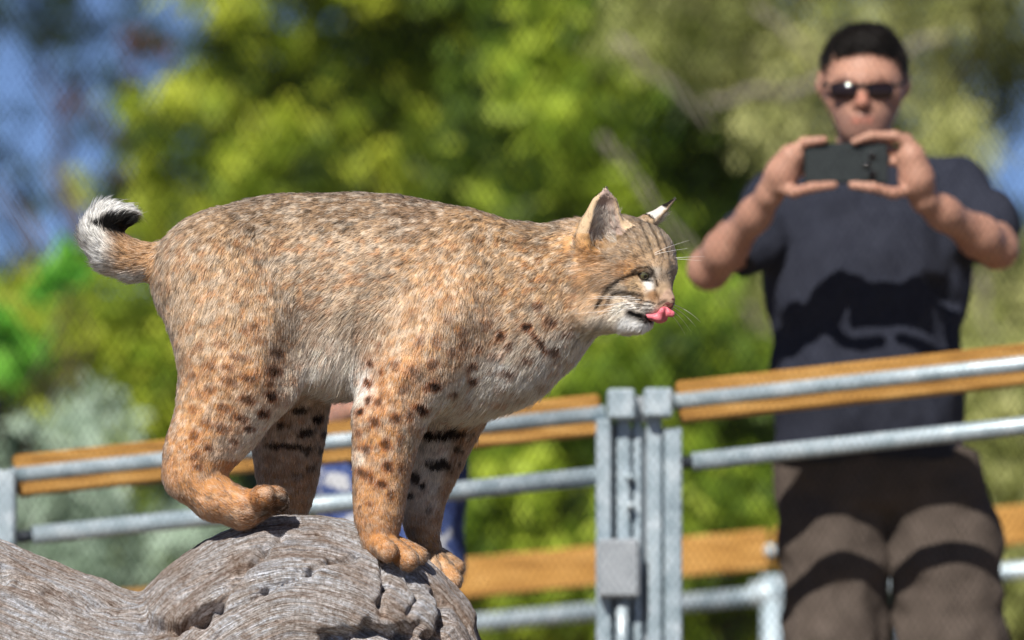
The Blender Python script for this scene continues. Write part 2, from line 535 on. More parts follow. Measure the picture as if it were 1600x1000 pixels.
def tree(name, label, cat, base_px, D, regions, mat, bark, seed, per, size, trunk_r=0.12, aspect=0.4, droop=0.4, limbs=8, depth=0.9, group=None, fork_h=0.7, tone=(0.08, 0.92)):
    """regions: (px0, px1, py0, py1, clump count, clump radius) boxes of the crown as seen at distance D."""
    K = 1.42; D *= K; size *= K; depth *= K; trunk_r *= K
    rng = np.random.RandomState(seed)
    base = W(base_px, 1000, D); base[2] = -0.03
    t = empty(name, base); tag(t, label, cat, group)
    cl = []
    for (a, b, c, d, n, r) in regions:
        for i in range(int(n * 1.9)):
            p = W(a + (b - a) * rng.rand(), c + (d - c) * rng.rand(), D)
            p[1] += (rng.rand() * 2 - 1) * depth
            p[2] = max(p[2], 0.12)
            cl.append((p, K * r * 0.62 * (0.5 + rng.rand()), tone[0] + (tone[1] - tone[0]) * (0.5 + 0.5 * math.copysign(abs(2 * rng.rand() - 1) ** 0.5, rng.rand() - 0.5))))
    foliage('crown', mat, t, rng, cl, per * 0.42, size, aspect, droop)
    top = np.mean([c[0] for c in cl], axis=0)
    fork = base + (top - base) * (0.25, 0.25, 0) ; fork[2] = max(0.25, top[2] * fork_h)
    MB().tube(limb_path(rng, base - (0, 0, 0.15), fork, 0.02 + trunk_r * 0.1), np.linspace(trunk_r * 1.15, trunk_r * 0.8, 7), 12).build('trunk', bark, t, True)
    for i in rng.permutation(len(cl))[:limbs]:
        MB().tube(limb_path(rng, fork - (0, 0, 0.05), cl[i][0], 0.08), np.linspace(trunk_r * 0.5, trunk_r * 0.1, 7), 8).build('limb', bark, t, True)
    return t, cl, fork

L_yellow = leaf_mat('leaf_yellow_green', (0.03, 0.06, 0.006), (0.25, 0.36, 0.026), (0.66, 0.72, 0.085), 0.4)
L_green = leaf_mat('leaf_mid_green', (0.03, 0.065, 0.008), (0.20, 0.32, 0.024), (0.54, 0.66, 0.07), 0.4)
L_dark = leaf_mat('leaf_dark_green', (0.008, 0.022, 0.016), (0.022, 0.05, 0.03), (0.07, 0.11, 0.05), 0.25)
L_olive = leaf_mat('leaf_olive_grey', (0.07, 0.085, 0.02), (0.36, 0.40, 0.115), (0.76, 0.76, 0.34), 0.35)
L_sage = leaf_mat('leaf_sage', (0.18, 0.26, 0.18), (0.38, 0.50, 0.38), (0.58, 0.70, 0.58), 0.25)
L_emerald = leaf_mat('leaf_emerald', (0.06, 0.22, 0.02), (0.16, 0.50, 0.05), (0.36, 0.75, 0.12), 0.45)
L_rust = leaf_mat('leaf_rust', (0.06, 0.025, 0.018), (0.12, 0.05, 0.03), (0.20, 0.10, 0.06), 0.35)

tree('tree', 'large bright yellow-green leafy tree behind the bobcat', 'tree', 620, 21.0,
     [(330, 960, -420, 620, 140, 0.27), (330, 800, 40, 420, 60, 0.2), (215, 340, 110, 460, 16, 0.14), (120, 260, 300, 460, 5, 0.1)], L_yellow, M_bark, 11, 190, 0.042, 0.16, limbs=14, depth=1.3)
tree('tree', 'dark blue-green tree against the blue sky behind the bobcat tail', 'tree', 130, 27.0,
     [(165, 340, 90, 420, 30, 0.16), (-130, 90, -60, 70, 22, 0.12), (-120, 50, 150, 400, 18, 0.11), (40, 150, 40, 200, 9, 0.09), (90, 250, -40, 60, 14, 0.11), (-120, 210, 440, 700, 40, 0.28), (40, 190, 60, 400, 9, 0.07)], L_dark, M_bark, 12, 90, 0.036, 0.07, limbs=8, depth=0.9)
tree('tree', 'small rust-leaved tree tip showing above the dark tree', 'tree', 215, 25.0,
     [(200, 390, 50, 150, 6, 0.07), (50, 130, 120, 180, 3, 0.05)], L_rust, M_bark, 13, 40, 0.035, 0.018, limbs=7, depth=0.4, fork_h=0.85)
tree('tree', 'mid-green tree with dark gaps between the bobcat and the man', 'tree', 1005, 19.0,
     [(760, 1180, -120, 330, 80, 0.26), (880, 1180, 240, 640, 60, 0.24)], L_green, M_bark, 14, 170, 0.038, 0.035, limbs=12, depth=1.0, fork_h=0.95)
ol, ocl, ofork = tree('tree', 'olive-grey fine-leaved tree with pale limbs behind the man', 'tree', 1500, 17.0,
     [(980, 1480, -200, 120, 60, 0.22), (1180, 1500, 100, 560, 52, 0.22), (1480, 1760, -200, 160, 34, 0.22), (1500, 1760, 400, 700, 30, 0.22), (1560, 1800, 180, 400, 4, 0.12)], L_olive, M_bark_pale, 15, 230, 0.026, 0.09, aspect=0.28, droop=0.9, limbs=12, depth=0.9)
rng = np.random.RandomState(3)
for a, b, r in (((960, 60), (1110, 200), 0.026), ((1105, 158), (1225, 146), 0.03), ((940, 215), (1000, 290), 0.024), ((1100, 450), (1200, 520), 0.022), ((1180, 10), (1290, 130), 0.022), ((1530, 430), (1570, 620), 0.024), ((1225, 146), (1480, 60), 0.03), ((1190, 515), (1420, 640), 0.026), ((1000, 285), (1110, 440), 0.022)):
    MB().tube(limb_path(rng, W(*a, 22.6), W(*b, 22.7), 0.014), np.linspace(r, r * 0.8, 7) * 0.6, 8).build('limb', M_bark_pale, ol, True)
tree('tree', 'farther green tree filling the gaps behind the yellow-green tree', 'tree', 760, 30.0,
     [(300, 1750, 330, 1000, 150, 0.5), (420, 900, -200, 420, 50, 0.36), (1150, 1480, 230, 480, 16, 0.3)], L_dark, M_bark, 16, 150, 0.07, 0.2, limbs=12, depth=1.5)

def shrub(label, px, D, regions, mat, seed, per, size, tone=(0.25, 0.8), aspect=0.45, name='shrub', limbs=8, trunk=0.025):
    return tree(name, label, 'shrub', px, D, regions, mat, M_bark, seed, per, size, trunk, aspect, 0.1, limbs, 0.5, None, 0.4, tone)
shrub('pale sage-green bush behind the railing end post', 70, 14.6, [(-160, 165, 655, 960, 40, 0.15), (120, 330, 770, 980, 22, 0.13)], L_sage, 21, 150, 0.022)
shrub('bright emerald broad-leaved shrub above the sage bush', 20, 14.9, [(-50, 55, 520, 605, 5, 0.10), (70, 115, 410, 455, 3, 0.07)], L_emerald, 22, 50, 0.05, aspect=0.6, limbs=12)
shrub('bright yellow-green shrub under the bobcat rump', 190, 16.5, [(40, 330, 470, 720, 36, 0.20), (150, 380, 800, 1010, 16, 0.2)], L_yellow, 23, 150, 0.035)
shrub('mid-green shrub below the railing left of the double post', 820, 15.5, [(690, 940, 560, 1010, 44, 0.19), (560, 720, 640, 1000, 14, 0.2)], L_green, 24, 150, 0.032, tone=(0.3, 0.95))
shrub('green shrub between the double post and the man', 1120, 15.0, [(960, 1230, 480, 1010, 40, 0.18)], L_green, 25, 150, 0.032, tone=(0.1, 0.75))
shrub('dull olive shrub beyond the far railing to the right of the man', 1600, 15.8, [(1480, 1800, 560, 1020, 46, 0.2)], L_olive, 26, 190, 0.026)
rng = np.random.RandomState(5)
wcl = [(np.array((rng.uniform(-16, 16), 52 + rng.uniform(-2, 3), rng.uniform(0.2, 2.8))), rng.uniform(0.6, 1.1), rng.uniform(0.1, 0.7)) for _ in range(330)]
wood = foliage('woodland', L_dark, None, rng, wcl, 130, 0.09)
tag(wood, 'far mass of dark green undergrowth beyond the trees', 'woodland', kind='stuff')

# ------------------------------------------------------------------ the weathered log
def C(px, py, dy=0.0):
    """Point near the cat's plane; dy in millimetres, negative towards the camera."""
    return W(px, py, D_CAT + dy / 1000.0)
mm = 0.001

log_nodes = [(-520, 700, 40, 150), (-330, 850, 30, 150), (-160, 935, 20, 150), (0, 1001, 10, 146), (100, 1041, 5, 146), (195, 1066, 0, 144), (285, 1056, 0, 147),
             (365, 995, 0, 150), (450, 958, 0, 149), (530, 969, 0, 148), (600, 1004, 0, 138), (650, 1028, 0, 112), (668, 1044, 0, 96)]
lf = Field(C(-640, 1220, -260), C(800, 640, 300), 0.0042)
LP = np.array([C(a, b, c) for a, b, c, r in log_nodes]); LR = np.array([r * mm for *_, r in log_nodes])
# a smooth spine through the nodes
ts = np.linspace(0, len(LP) - 1, 73)
def crom(A, t):
    i = int(min(max(math.floor(t), 0), len(A) - 2)); f = t - i
    p0, p1, p2, p3 = A[max(i - 1, 0)], A[i], A[i + 1], A[min(i + 2, len(A) - 1)]
    return 0.5 * ((2 * p1) + (p2 - p0) * f + (2 * p0 - 5 * p1 + 4 * p2 - p3) * f * f + (3 * p1 - p0 - 3 * p2 + p3) * f ** 3)
SP = np.array([crom(LP, t) for t in ts]); SR = np.array([crom(LR, t) for t in ts])
for i in range(len(SP) - 1):
    lf.cone(SP[i], SP[i + 1], SR[i], SR[i + 1], 0.004)
def crack(pts, r0, k=0.006):
    q = [C(x, y, d) for x, y, d in pts]
    for i in range(len(q) - 1): lf.cone(q[i], q[i + 1], r0[i] * mm, r0[i + 1] * mm, k, cut=True)
xe = C(748, 950)[0]; Xg = (lf.lo[0] + lf.h * np.arange(lf.n[0]))[:, None, None]; Zg = (lf.lo[2] + lf.h * np.arange(lf.n[2]))[None, None, :]
lf.F = np.maximum(lf.F, (Xg - xe + 0.06 * (Zg - CAM_Z) + 0.006 * np.sin(Zg * 60) + 0 * lf.F)).astype(np.float32)
V, Q = lf.mesh()
V = relax(V, Q, 2)
N, _ = normals(V, Q)
# coordinates along and around the log
d2 = np.full(len(V), 1e9); S = np.zeros(len(V)); PH = np.zeros(len(V)); RR = np.zeros(len(V))
seglen = np.concatenate([[0], np.cumsum(np.linalg.norm(np.diff(SP, axis=0), axis=1))])
for i in range(len(SP) - 1):
    e = SP[i + 1] - SP[i]; L = np.linalg.norm(e); u = e / L
    t = np.clip(((V - SP[i]) @ u) / L, 0, 1)
    q = V - (SP[i] + t[:, None] * e); dd = np.linalg.norm(q, axis=1)
    yv = np.array((0.0, -1.0, 0.0)); zv = np.cross(u, yv)
    m = dd < d2
    d2[m] = dd[m]; S[m] = (seglen[i] + t * L)[m]; PH[m] = np.arctan2(q @ zv, q @ yv)[m]; RR[m] = dd[m]
pxv = 800 + V[:, 0] / (D_CAT / F_PX); pyv = 1000 - (V[:, 2] - CAM_Z) / (D_CAT / F_PX)
G = np.stack([S * 1.0, np.cos(PH) * 0.13, np.sin(PH) * 0.13], 1)      # grain space: long along the log
warp = (vnoise(G, 6) - 0.5) * 0.035
G2 = G + np.stack([warp * 0, warp, warp], 1)
def ridged(P, s): return 1 - np.abs(2 * vnoise(P, s) - 1)
gr = G2 * (0.11, 1, 1)
disp = 0.010 * (vnoise(G * (0.5, 1, 1), 14) - 0.5) + 0.007 * (vnoise(gr, 55) - 0.5) + 0.006 * (vnoise(gr + 3, 120) - 0.5)
big = ridged(gr * (1.3, 1, 1) + 9, 20) ** 10; disp -= 0.012 * big
disp += 0.006 * (vnoise(V, 25) - 0.5) + 0.003 * (vnoise(V + 5, 80) - 0.5)
# checks and hollows seen on the near face
def groove(pts, w, depth):
    global disp
    for (x0, y0), (x1, y1) in zip(pts[:-1], pts[1:]):
        ex, ey = x1 - x0, y1 - y0
        t = np.clip(((pxv - x0) * ex + (pyv - y0) * ey) / (ex * ex + ey * ey), 0, 1)
        dd = np.hypot(pxv - x0 - t * ex, pyv - y0 - t * ey) + (vnoise(V, 60) - 0.5) * w * 1.6
        disp = disp - np.where(V[:, 1] < D_CAT + 0.02, depth * np.exp(-(dd / w) ** 2), 0)
groove([(236, 972), (280, 980), (318, 968), (345, 948)], 10, 0.030)
groove([(345, 948), (372, 915), (398, 882), (420, 858), (440, 840)], 4.5, 0.016)
groove([(372, 958), (420, 925), (470, 905), (520, 880), (560, 872)], 3.5, 0.010)
groove([(602, 880), (606, 915), (598, 945), (600, 965)], 5, 0.014)
groove([(470, 892), (487, 896)], 6, 0.016)
groove([(10, 893), (24, 903)], 6, 0.02)
groove([(20, 905), (80, 925), (150, 945), (230, 962)], 6, 0.010)
groove([(520, 1003), (580, 992), (640, 990), (700, 1000)], 13, 0.030)
groove([(690, 930), (700, 965), (692, 1000)], 8, 0.018)
groove([(640, 900), (655, 935), (640, 960)], 4, 0.010)
V = V + N * disp[:, None]
me = mesh_np('log', V, Q)
for nm, val in (('grain_u', S), ('grain_c', np.cos(PH)), ('grain_s', np.sin(PH))):
    a = me.attributes.new(nm, 'FLOAT', 'POINT'); a.data.foreach_set('value', val.astype(np.float32))
M_log, nt, b = new_mat('weathered_grey_wood')
A = [nd(nt, 'ShaderNodeAttribute', attribute_name=n).outputs['Fac'] for n in ('grain_u', 'grain_c', 'grain_s')]
cx = nt.nodes.new('ShaderNodeCombineXYZ')
for i in range(3): nt.links.new(A[i], cx.inputs[i])
def lnoise(sc, vec, scale, detail=5, rough=0.6, dist=0.0):
    mp = nt.nodes.new('ShaderNodeMapping'); mp.inputs['Scale'].default_value = sc
    nt.links.new(vec, mp.inputs[0])
    n = nt.nodes.new('ShaderNodeTexNoise'); n.inputs['Scale'].default_value = scale; n.inputs['Detail'].default_value = detail
    n.inputs['Roughness'].default_value = rough; n.inputs['Distortion'].default_value = dist
    nt.links.new(mp.outputs[0], n.inputs['Vector'])
    return n.outputs['Fac']
tc = nt.nodes.new('ShaderNodeTexCoord')
fib = lnoise((0.42, 1, 1), cx.outputs[0], 58, 6, 0.75, 0.3)
fib2 = lnoise((0.5, 1, 1), cx.outputs[0], 13, 5, 0.65, 0.5)
spk = lnoise((1, 1, 1), tc.outputs['Object'], 160, 4, 0.7)
pat = lnoise((1, 1, 1), tc.outputs['Object'], 9, 4, 0.6)
r1 = ramp(nt, [(0.34, (0.045, 0.033, 0.028)), (0.42, (0.27, 0.225, 0.195)), (0.50, (0.56, 0.525, 0.495)), (0.60, (0.86, 0.86, 0.87))], fib)
r2 = ramp(nt, [(0.36, (0.30, 0.20, 0.14)), (0.48, (0.54, 0.48, 0.43)), (0.60, (0.62, 0.67, 0.74))], fib2)
mx = nd(nt, 'ShaderNodeMix', data_type='RGBA', blend_type='MIX'); mx.inputs[0].default_value = 0.5
nt.links.new(r1.outputs[0], mx.inputs[6]); nt.links.new(r2.outputs[0], mx.inputs[7])
r3 = ramp(nt, [(0.36, (0.55, 0.45, 0.38)), (0.5, (1, 1, 1)), (0.62, (1.5, 1.5, 1.54))], spk)
mx2 = nd(nt, 'ShaderNodeMix', data_type='RGBA', blend_type='MULTIPLY'); mx2.inputs[0].default_value = 0.8
nt.links.new(mx.outputs[2], mx2.inputs[6]); nt.links.new(r3.outputs[0], mx2.inputs[7])
r4 = ramp(nt, [(0.36, (0.70, 0.585, 0.51)), (0.54, (1.04, 1.05, 1.09))], pat)
mx3 = nd(nt, 'ShaderNodeMix', data_type='RGBA', blend_type='MULTIPLY'); mx3.inputs[0].default_value = 0.9
nt.links.new(mx2.outputs[2], mx3.inputs[6]); nt.links.new(r4.outputs[0], mx3.inputs[7])
nt.links.new(mx3.outputs[2], b.inputs['Base Color'])
b.inputs['Roughness'].default_value = 0.85; b.inputs['Specular IOR Level'].default_value = 0.2
ad = nd(nt, 'ShaderNodeMath', operation='MULTIPLY_ADD'); ad.inputs[1].default_value = 0.35
nt.links.new(spk, ad.inputs[0]); nt.links.new(fib, ad.inputs[2])
bp = nt.nodes.new('ShaderNodeBump'); bp.inputs['Strength'].default_value = 1.0; bp.inputs['Distance'].default_value = 0.016
nt.links.new(ad.outputs[0], bp.inputs['Height']); nt.links.new(bp.outputs[0], b.inputs['Normal'])
base = C(300, 1000); base[2] = 0
log_t = tag(empty('log', base), 'weathered grey-brown log with cracked twisted grain under the bobcat', 'log')
link('trunk', me, M_log, log_t)
# the log's carrying stump, below the picture
st = MB(); q = C(250, 1080)
st.tube([q, q + (0.02, 0.02, -0.25), q + (-0.03, 0.03, -0.55), (q[0] - 0.05, q[1], -0.08)], [0.11, 0.12, 0.15, 0.22], 20)
st.build('stump', M_log, log_t, True)
q = C(-520, 700, 40)
MB().tube([q, q + (-0.18, 0.05, -0.25), q + (-0.27, 0.08, -0.7), (q[0] - 0.3, q[1] + 0.1, -0.1)], [0.145, 0.15, 0.16, 0.2], 20).build('root_end', M_log, log_t, True)

# ------------------------------------------------------------------ the bobcat
INS = 7.0    # the skin lies this many millimetres inside the coat's outline
cat_lo, cat_hi = C(85, 965, -215), C(1110, 270, 215)
cf = Field(cat_lo, cat_hi, 0.003)
BONES = []   # (a, b, ra, rb, M, flow, length mm, lift)  used for the skin and for combing the coat

def unit(v): v = np.array(v, float); return v / np.linalg.norm(v)
def bone(n0, n1, k=0.03, ys=1.0, flow=None, fur=16, lift=0.35, ins=INS):
    a, b = C(*n0[:3]), C(*n1[:3])
    M = np.diag((1.0, 1.0 / ys, 1.0)) if ys != 1.0 else None
    ra, rb = (n0[3] - ins) * mm, (n1[3] - ins) * mm
    cf.cone(a, b, ra, rb, k, M)
    BONES.append((a, b, ra, rb, M, unit(b - a) if flow is None else unit(flow), fur, lift))
def chain(nodes, k=0.03, ys=1.0, flow=None, fur=16, lift=0.35, ins=INS):
    for i in range(len(nodes) - 1):
        y = ys if np.isscalar(ys) else ys[i]
        fl = flow[i] if isinstance(flow, list) else flow
        fu = fur[i] if isinstance(fur, list) else fur
        bone(nodes[i], nodes[i + 1], k, y, fl, fu, lift, ins)

# trunk, from the neck to the rump
chain([(905, 428, 0, 80), (850, 450, 0, 92), (795, 478, 0, 112), (745, 480, 0, 138), (680, 472, 0, 142), (600, 452, 0, 142), (520, 446, 0, 137), (430, 436, 0, 126), (347, 434, 0, 113)],
      0.05, [0.80, 0.78, 0.74, 0.70, 0.70, 0.72, 0.74, 0.74], [(-1, 0, -0.75), (-1, 0, -0.7), (-1, 0, -0.6), (-1, 0, -0.35), (-1, 0, -0.3), (-1, 0, -0.35), (-1, 0, -0.45), (-0.8, 0, -0.7)], [12, 12, 12, 10.5, 10.5, 11, 11, 11], 0.34)
# chest and throat
chain([(893, 465, 0, 46), (848, 512, 0, 54), (788, 556, 0, 68), (722, 588, 0, 72)], 0.05, 1.02, [(-0.5, 0, -1), (-0.5, 0, -1), (-0.6, 0, -1)], 22, 0.42)
# shoulder blade
chain([(722, 425, -48, 82), (690, 500, -62, 78)], 0.06, 0.6, (-0.6, 0, -1), 10.5, 0.32)
chain([(722, 425, 48, 82), (690, 500, 62, 78)], 0.06, 0.6, (-0.6, 0, -1), 10.5, 0.32)
# near foreleg
chain([(690, 500, -66, 86), (640, 580, -74, 76), (614, 630, -76, 57), (605, 665, -76, 50), (598, 720, -75, 45), (593, 773, -73, 38.5), (591, 812, -72, 33), (593, 842, -73, 30)],
      0.035, 0.92, [(-0.3, 0, -1)] * 3 + [None] * 4, [12, 11, 10, 8, 8, 7, 7], 0.34)
for a, b in (([591, 845, -72, 30], [600, 858, -84, 27]),):
    bone(a, b, 0.012, 1, (0.7, -0.3, -0.6), 7, 0.3)
def toe(a, b, r0, r1, k=0.006):
    bone((*a, r0 * 0.96), (*b, r1), 0.0015, 1, None, 6, 0.5, 5)
toe((592, 848, -92), (606, 862, -120), 21, 21); toe((606, 850, -86), (637, 874, -104), 22, 22.5); toe((610, 846, -66), (654, 868, -70), 20, 19.5); toe((600, 846, -50), (640, 858, -36), 19, 17)
# far foreleg
chain([(705, 520, 62, 84), (706, 600, 66, 76), (695, 665, 66, 50), (677, 722, 66, 42), (663, 773, 64, 33), (659, 815, 62, 27), (664, 846, 60, 26)],
      0.035, 0.92, [(-0.2, 0, -1)] * 2 + [None] * 4, [16, 15, 13, 11, 9, 8], 0.3)
bone((664, 850, 60, 27), (680, 880, 52, 28), 0.012, 1, None, 7, 0.3)
toe((670, 872, 36), (679, 905, 16), 20, 20); toe((682, 874, 48), (706, 906, 32), 21, 21.5); toe((688, 870, 62), (713, 886, 62), 20, 18); toe((684, 866, 74), (702, 874, 86), 18, 15)
# near hind leg
chain([(345, 440, -52, 104), (372, 520, -66, 96), (372, 585, -74, 84), (342, 655, -74, 64), (308, 712, -72, 48), (296, 745, -72, 41)],
      0.045, 0.80, [(-0.5, 0, -1), (-0.35, 0, -1), (-0.5, 0, -1), None, None], [13, 12, 10, 8, 7], 0.34)
bone((400, 520, -62, 78), (420, 580, -72, 50), 0.05, 0.7, (-0.35, 0, -1), 14, 0.35)
chain([(296, 745, -72, 41), (335, 778, -74, 38), (378, 795, -76, 34), (408, 789, -78, 29)], 0.02, 1.0, None, [9, 8, 8], 0.28)
toe((402, 782, -94), (414, 776, -118), 24, 23); toe((408, 778, -86), (430, 778, -102), 26, 24); toe((408, 780, -64), (436, 784, -70), 23, 20); toe((404, 782, -50), (428, 786, -44), 18, 15); toe((402, 796, -74), (428, 798, -84), 15, 12)
# far hind leg
chain([(360, 450, 56, 98), (425, 545, 68, 82), (452, 620, 70, 60), (449, 690, 70, 52), (449, 750, 70, 41), (452, 815, 70, 33)], 0.045, 0.85, [(-0.3, 0, -1)] * 2 + [None] * 3, [18, 16, 12, 11, 9], 0.33)
bone((452, 822, 68, 31), (488, 846, 58, 26), 0.015, 1, None, 7, 0.3)
# belly
chain([(640, 520, 0, 84), (540, 523, 0, 82), (455, 508, 0, 72)], 0.05, 1.12, [(-0.5, 0, -1), (-0.4, 0, -1)], [30, 30], 0.5)
for pts_, r_, k_s in (([(474, 440, -150), (486, 500, -140), (478, 560, -135), (470, 600, -125)], 22, 0.05), ([(655, 400, -158), (610, 470, -162), (572, 540, -146), (556, 590, -132)], 24, 0.06), ([(800, 420, -150), (790, 480, -156), (770, 530, -150)], 16, 0.06), ([(640, 620, -150), (660, 600, -150)], 8, 0.03)):
    for q0, q1 in zip(pts_[:-1], pts_[1:]): cf.cone(C(*q0), C(*q1), r_ * mm, r_ * mm, k_s, cut=True)
# tail
chain([(285, 405, 0, 38), (248, 410, 0, 35), (210, 408, 0, 36), (176, 394, 0, 37), (156, 368, 0, 33), (164, 346, 0, 31), (190, 340, 0, 27)], 0.02, 1.0, None, [15, 16, 19, 22, 24, 24], 0.48, 11)

# head, in its own frame: forward, lateral (towards the near side), up
YAW, PIT, ROLL = R(42), R(-25), R(2)
hf = np.array((math.cos(YAW) * math.cos(PIT), -math.sin(YAW) * math.cos(PIT), math.sin(PIT)))
hl = unit(np.cross((0, 0, 1), hf)) * -1.0
hu = unit(np.cross(hf, hl)); hu = hu if hu[2] > 0 else -hu
HC = C(986, 406, -14)
HS = 1.07
def H(f, l, u): return HC + (f * hf + l * hl + u * hu) * mm * HS
def hbone(a, b, ra, rb, k=0.016, M=None, flow=None, fur=8, lift=0.28, ins=4.0):
    A, B = H(*a), H(*b); ra, rb = (ra * HS - ins) * mm, (rb * HS - ins) * mm
    cf.cone(A, B, ra, rb, k, M)
    if flow is None: fl = -hf - 0.2 * hu
    else: fl = flow[0] * hf + flow[1] * hl + flow[2] * hu
    BONES.append((A, B, ra, rb, M, unit(fl), fur, lift))
hbone((-22, 0, 0), (10, 0, 4), 60, 58, flow=(-1, 0, -0.2), fur=11)
hbone((22, 0, 16), (40, 0, 4), 44, 38, flow=(-1, 0, 0.5), fur=7)
hbone((48, 0, -2), (88, 0, -27), 24, 15.5, 0.02, flow=(-1, 0, 0.5), fur=5)          # bridge of the nose
for s in (1, -1):
    hbone((6, 38 * s, -26), (-14, 44 * s, -36), 34, 36, 0.03, flow=(-1, 0.35 * s, -0.55), fur=20, lift=0.38)  # cheek
    hbone((68, 14 * s, -42), (76, 12 * s, -42), 20, 18.5, 0.012, flow=(-1, 0.4 * s, -0.25), fur=6)         # whisker pad
    hbone((40, 26 * s, -26), (56, 18 * s, -30), 24, 20, 0.02, flow=(-1, 0.2 * s, -0.1), fur=6)
    hbone((36, 25 * s, 19), (54, 19 * s, 13), 14, 10, 0.018, flow=(-1, 0.3 * s, 0.6), fur=6)             # brow
hbone((6, 0, -62), (56, 0, -76), 30, 16, 0.016, flow=(-1, 0, -0.7), fur=11, lift=0.35)                   # jaw and chin
hbone((64, 0, -72), (67, 0, -71), 13, 12, 0.012, flow=(-0.6, 0, -0.8), fur=8, lift=0.4)
hbone((-30, 6, -24), (-58, 34, -28), 56, 60, 0.03, flow=(-1, 0, -0.6), fur=18)                           # nape and throat
hbone((89, 0, -26), (91, 0, -30), 12.5, 11, 0.008, flow=(-1, 0, 0.3), fur=2.5)                           # nose tip
A_ch = C(984, 502, -64); cf.cone(A_ch, C(1001, 505, -70), 17 * mm, 13 * mm, 0.010)
BONES.append((A_ch, C(1002, 503, -66), 15 * mm, 12 * mm, None, unit((-0.8, 0, -0.6)), 9, 0.4))
hbone_pts = [((A_ch), 15), (C(962, 492, -58), 22), (C(935, 488, -48), 30), (C(905, 485, -30), 40)]
for (a_, ra_), (b_, rb_) in zip(hbone_pts[:-1], hbone_pts[1:]):
    cf.cone(a_, b_, (ra_ - 4) * mm, (rb_ - 4) * mm, 0.02)
    BONES.append((a_, b_, (ra_ - 4) * mm, (rb_ - 4) * mm, None, unit((-0.8, 0, -0.6)), 14, 0.4))
# mouth line and eye sockets
cf.cone(H(46, 28, -60), H(84, 10, -57), 2.6 * mm, 3.2 * mm, 0.004, cut=True)
cf.cone(H(46, -28, -60), H(84, -10, -57), 2.6 * mm, 3.2 * mm, 0.004, cut=True)
EYE = {}
for s in (1, -1):
    ec = H(53, 27 * s, -2); ef = unit(hf * 0.80 + hl * s * 0.60 - hu * 0.02)
    EYE[s] = (ec, ef)
    el = unit(np.cross(hu, ef))
    Mx = np.stack([ef * 0.8, el * 0.85, unit(np.cross(ef, el)) * 1.25])
    cf.cone(ec + ef * 9 * mm, ec + ef * 20 * mm, 8.6 * mm, 9.5 * mm, 0.004, Mx, cut=True)
    lid0 = ec + hu * 7.5 * mm + ef * 5.5 * mm
    cf.cone(lid0 - el * 9 * mm, lid0 + el * 9 * mm, 4.6 * mm, 4.6 * mm, 0.006)
# ears: flattened cones with a hollow front
EARS = {}
for s in (1, -1):
    if s == 1: b0, tip, face, er = C(939, 368, -50), C(947, 292, -66), np.array((0.50, -0.84, 0.15)), 42
    else: b0, tip, face, er = C(1006, 356, 34), C(1056, 309, 46), np.array((0.86, 0.22, -0.45)), 25
    axis = unit(tip - b0)
    face = unit(face - axis * (face @ axis))
    side = np.cross(axis, face)
    M = np.stack([axis * 1.0, side * 1.0, face * 2.2])
    BONES.append((b0, tip, (er - 2) * mm, 5 * mm, M, axis, 5.0, 0.2))
    mid = b0 + (tip - b0) * 0.55
    cf.cone(b0, mid, er * mm, er * 0.62 * mm, 0.006, M)
    cf.cone(mid, tip - axis * 5 * mm, er * 0.62 * mm, 5.0 * mm, 0.006, M)
    cf.cone(b0 - axis * 12 * mm - face * 4 * mm, b0 + axis * 4 * mm - face * 3 * mm, er * 0.95 * mm, er * 0.85 * mm, 0.02, np.stack([axis, side, face * 1.5]))
    M2 = np.stack([axis, side * 1.0, face * 1.5])
    cf.cone(b0 + axis * 8 * mm + face * 17 * mm, mid + face * 11.5 * mm, er * 0.72 * mm, er * 0.50 * mm, 0.004, M2, cut=True)
    cf.cone(mid + face * 11.5 * mm, tip - axis * 9 * mm + face * 5 * mm, er * 0.50 * mm, 3 * mm, 0.004, M2, cut=True)
    EARS[s] = (b0, tip, axis, face, side, er)

V, Q = cf.mesh()
V = relax(V, Q, 2, 0.5)
N, _ = normals(V, Q)

cat_base = C(560, 850); cat = empty('bobcat', cat_base)
tag(cat, 'spotted tan bobcat with a curled black-tipped tail standing on the log, licking its nose', 'bobcat')

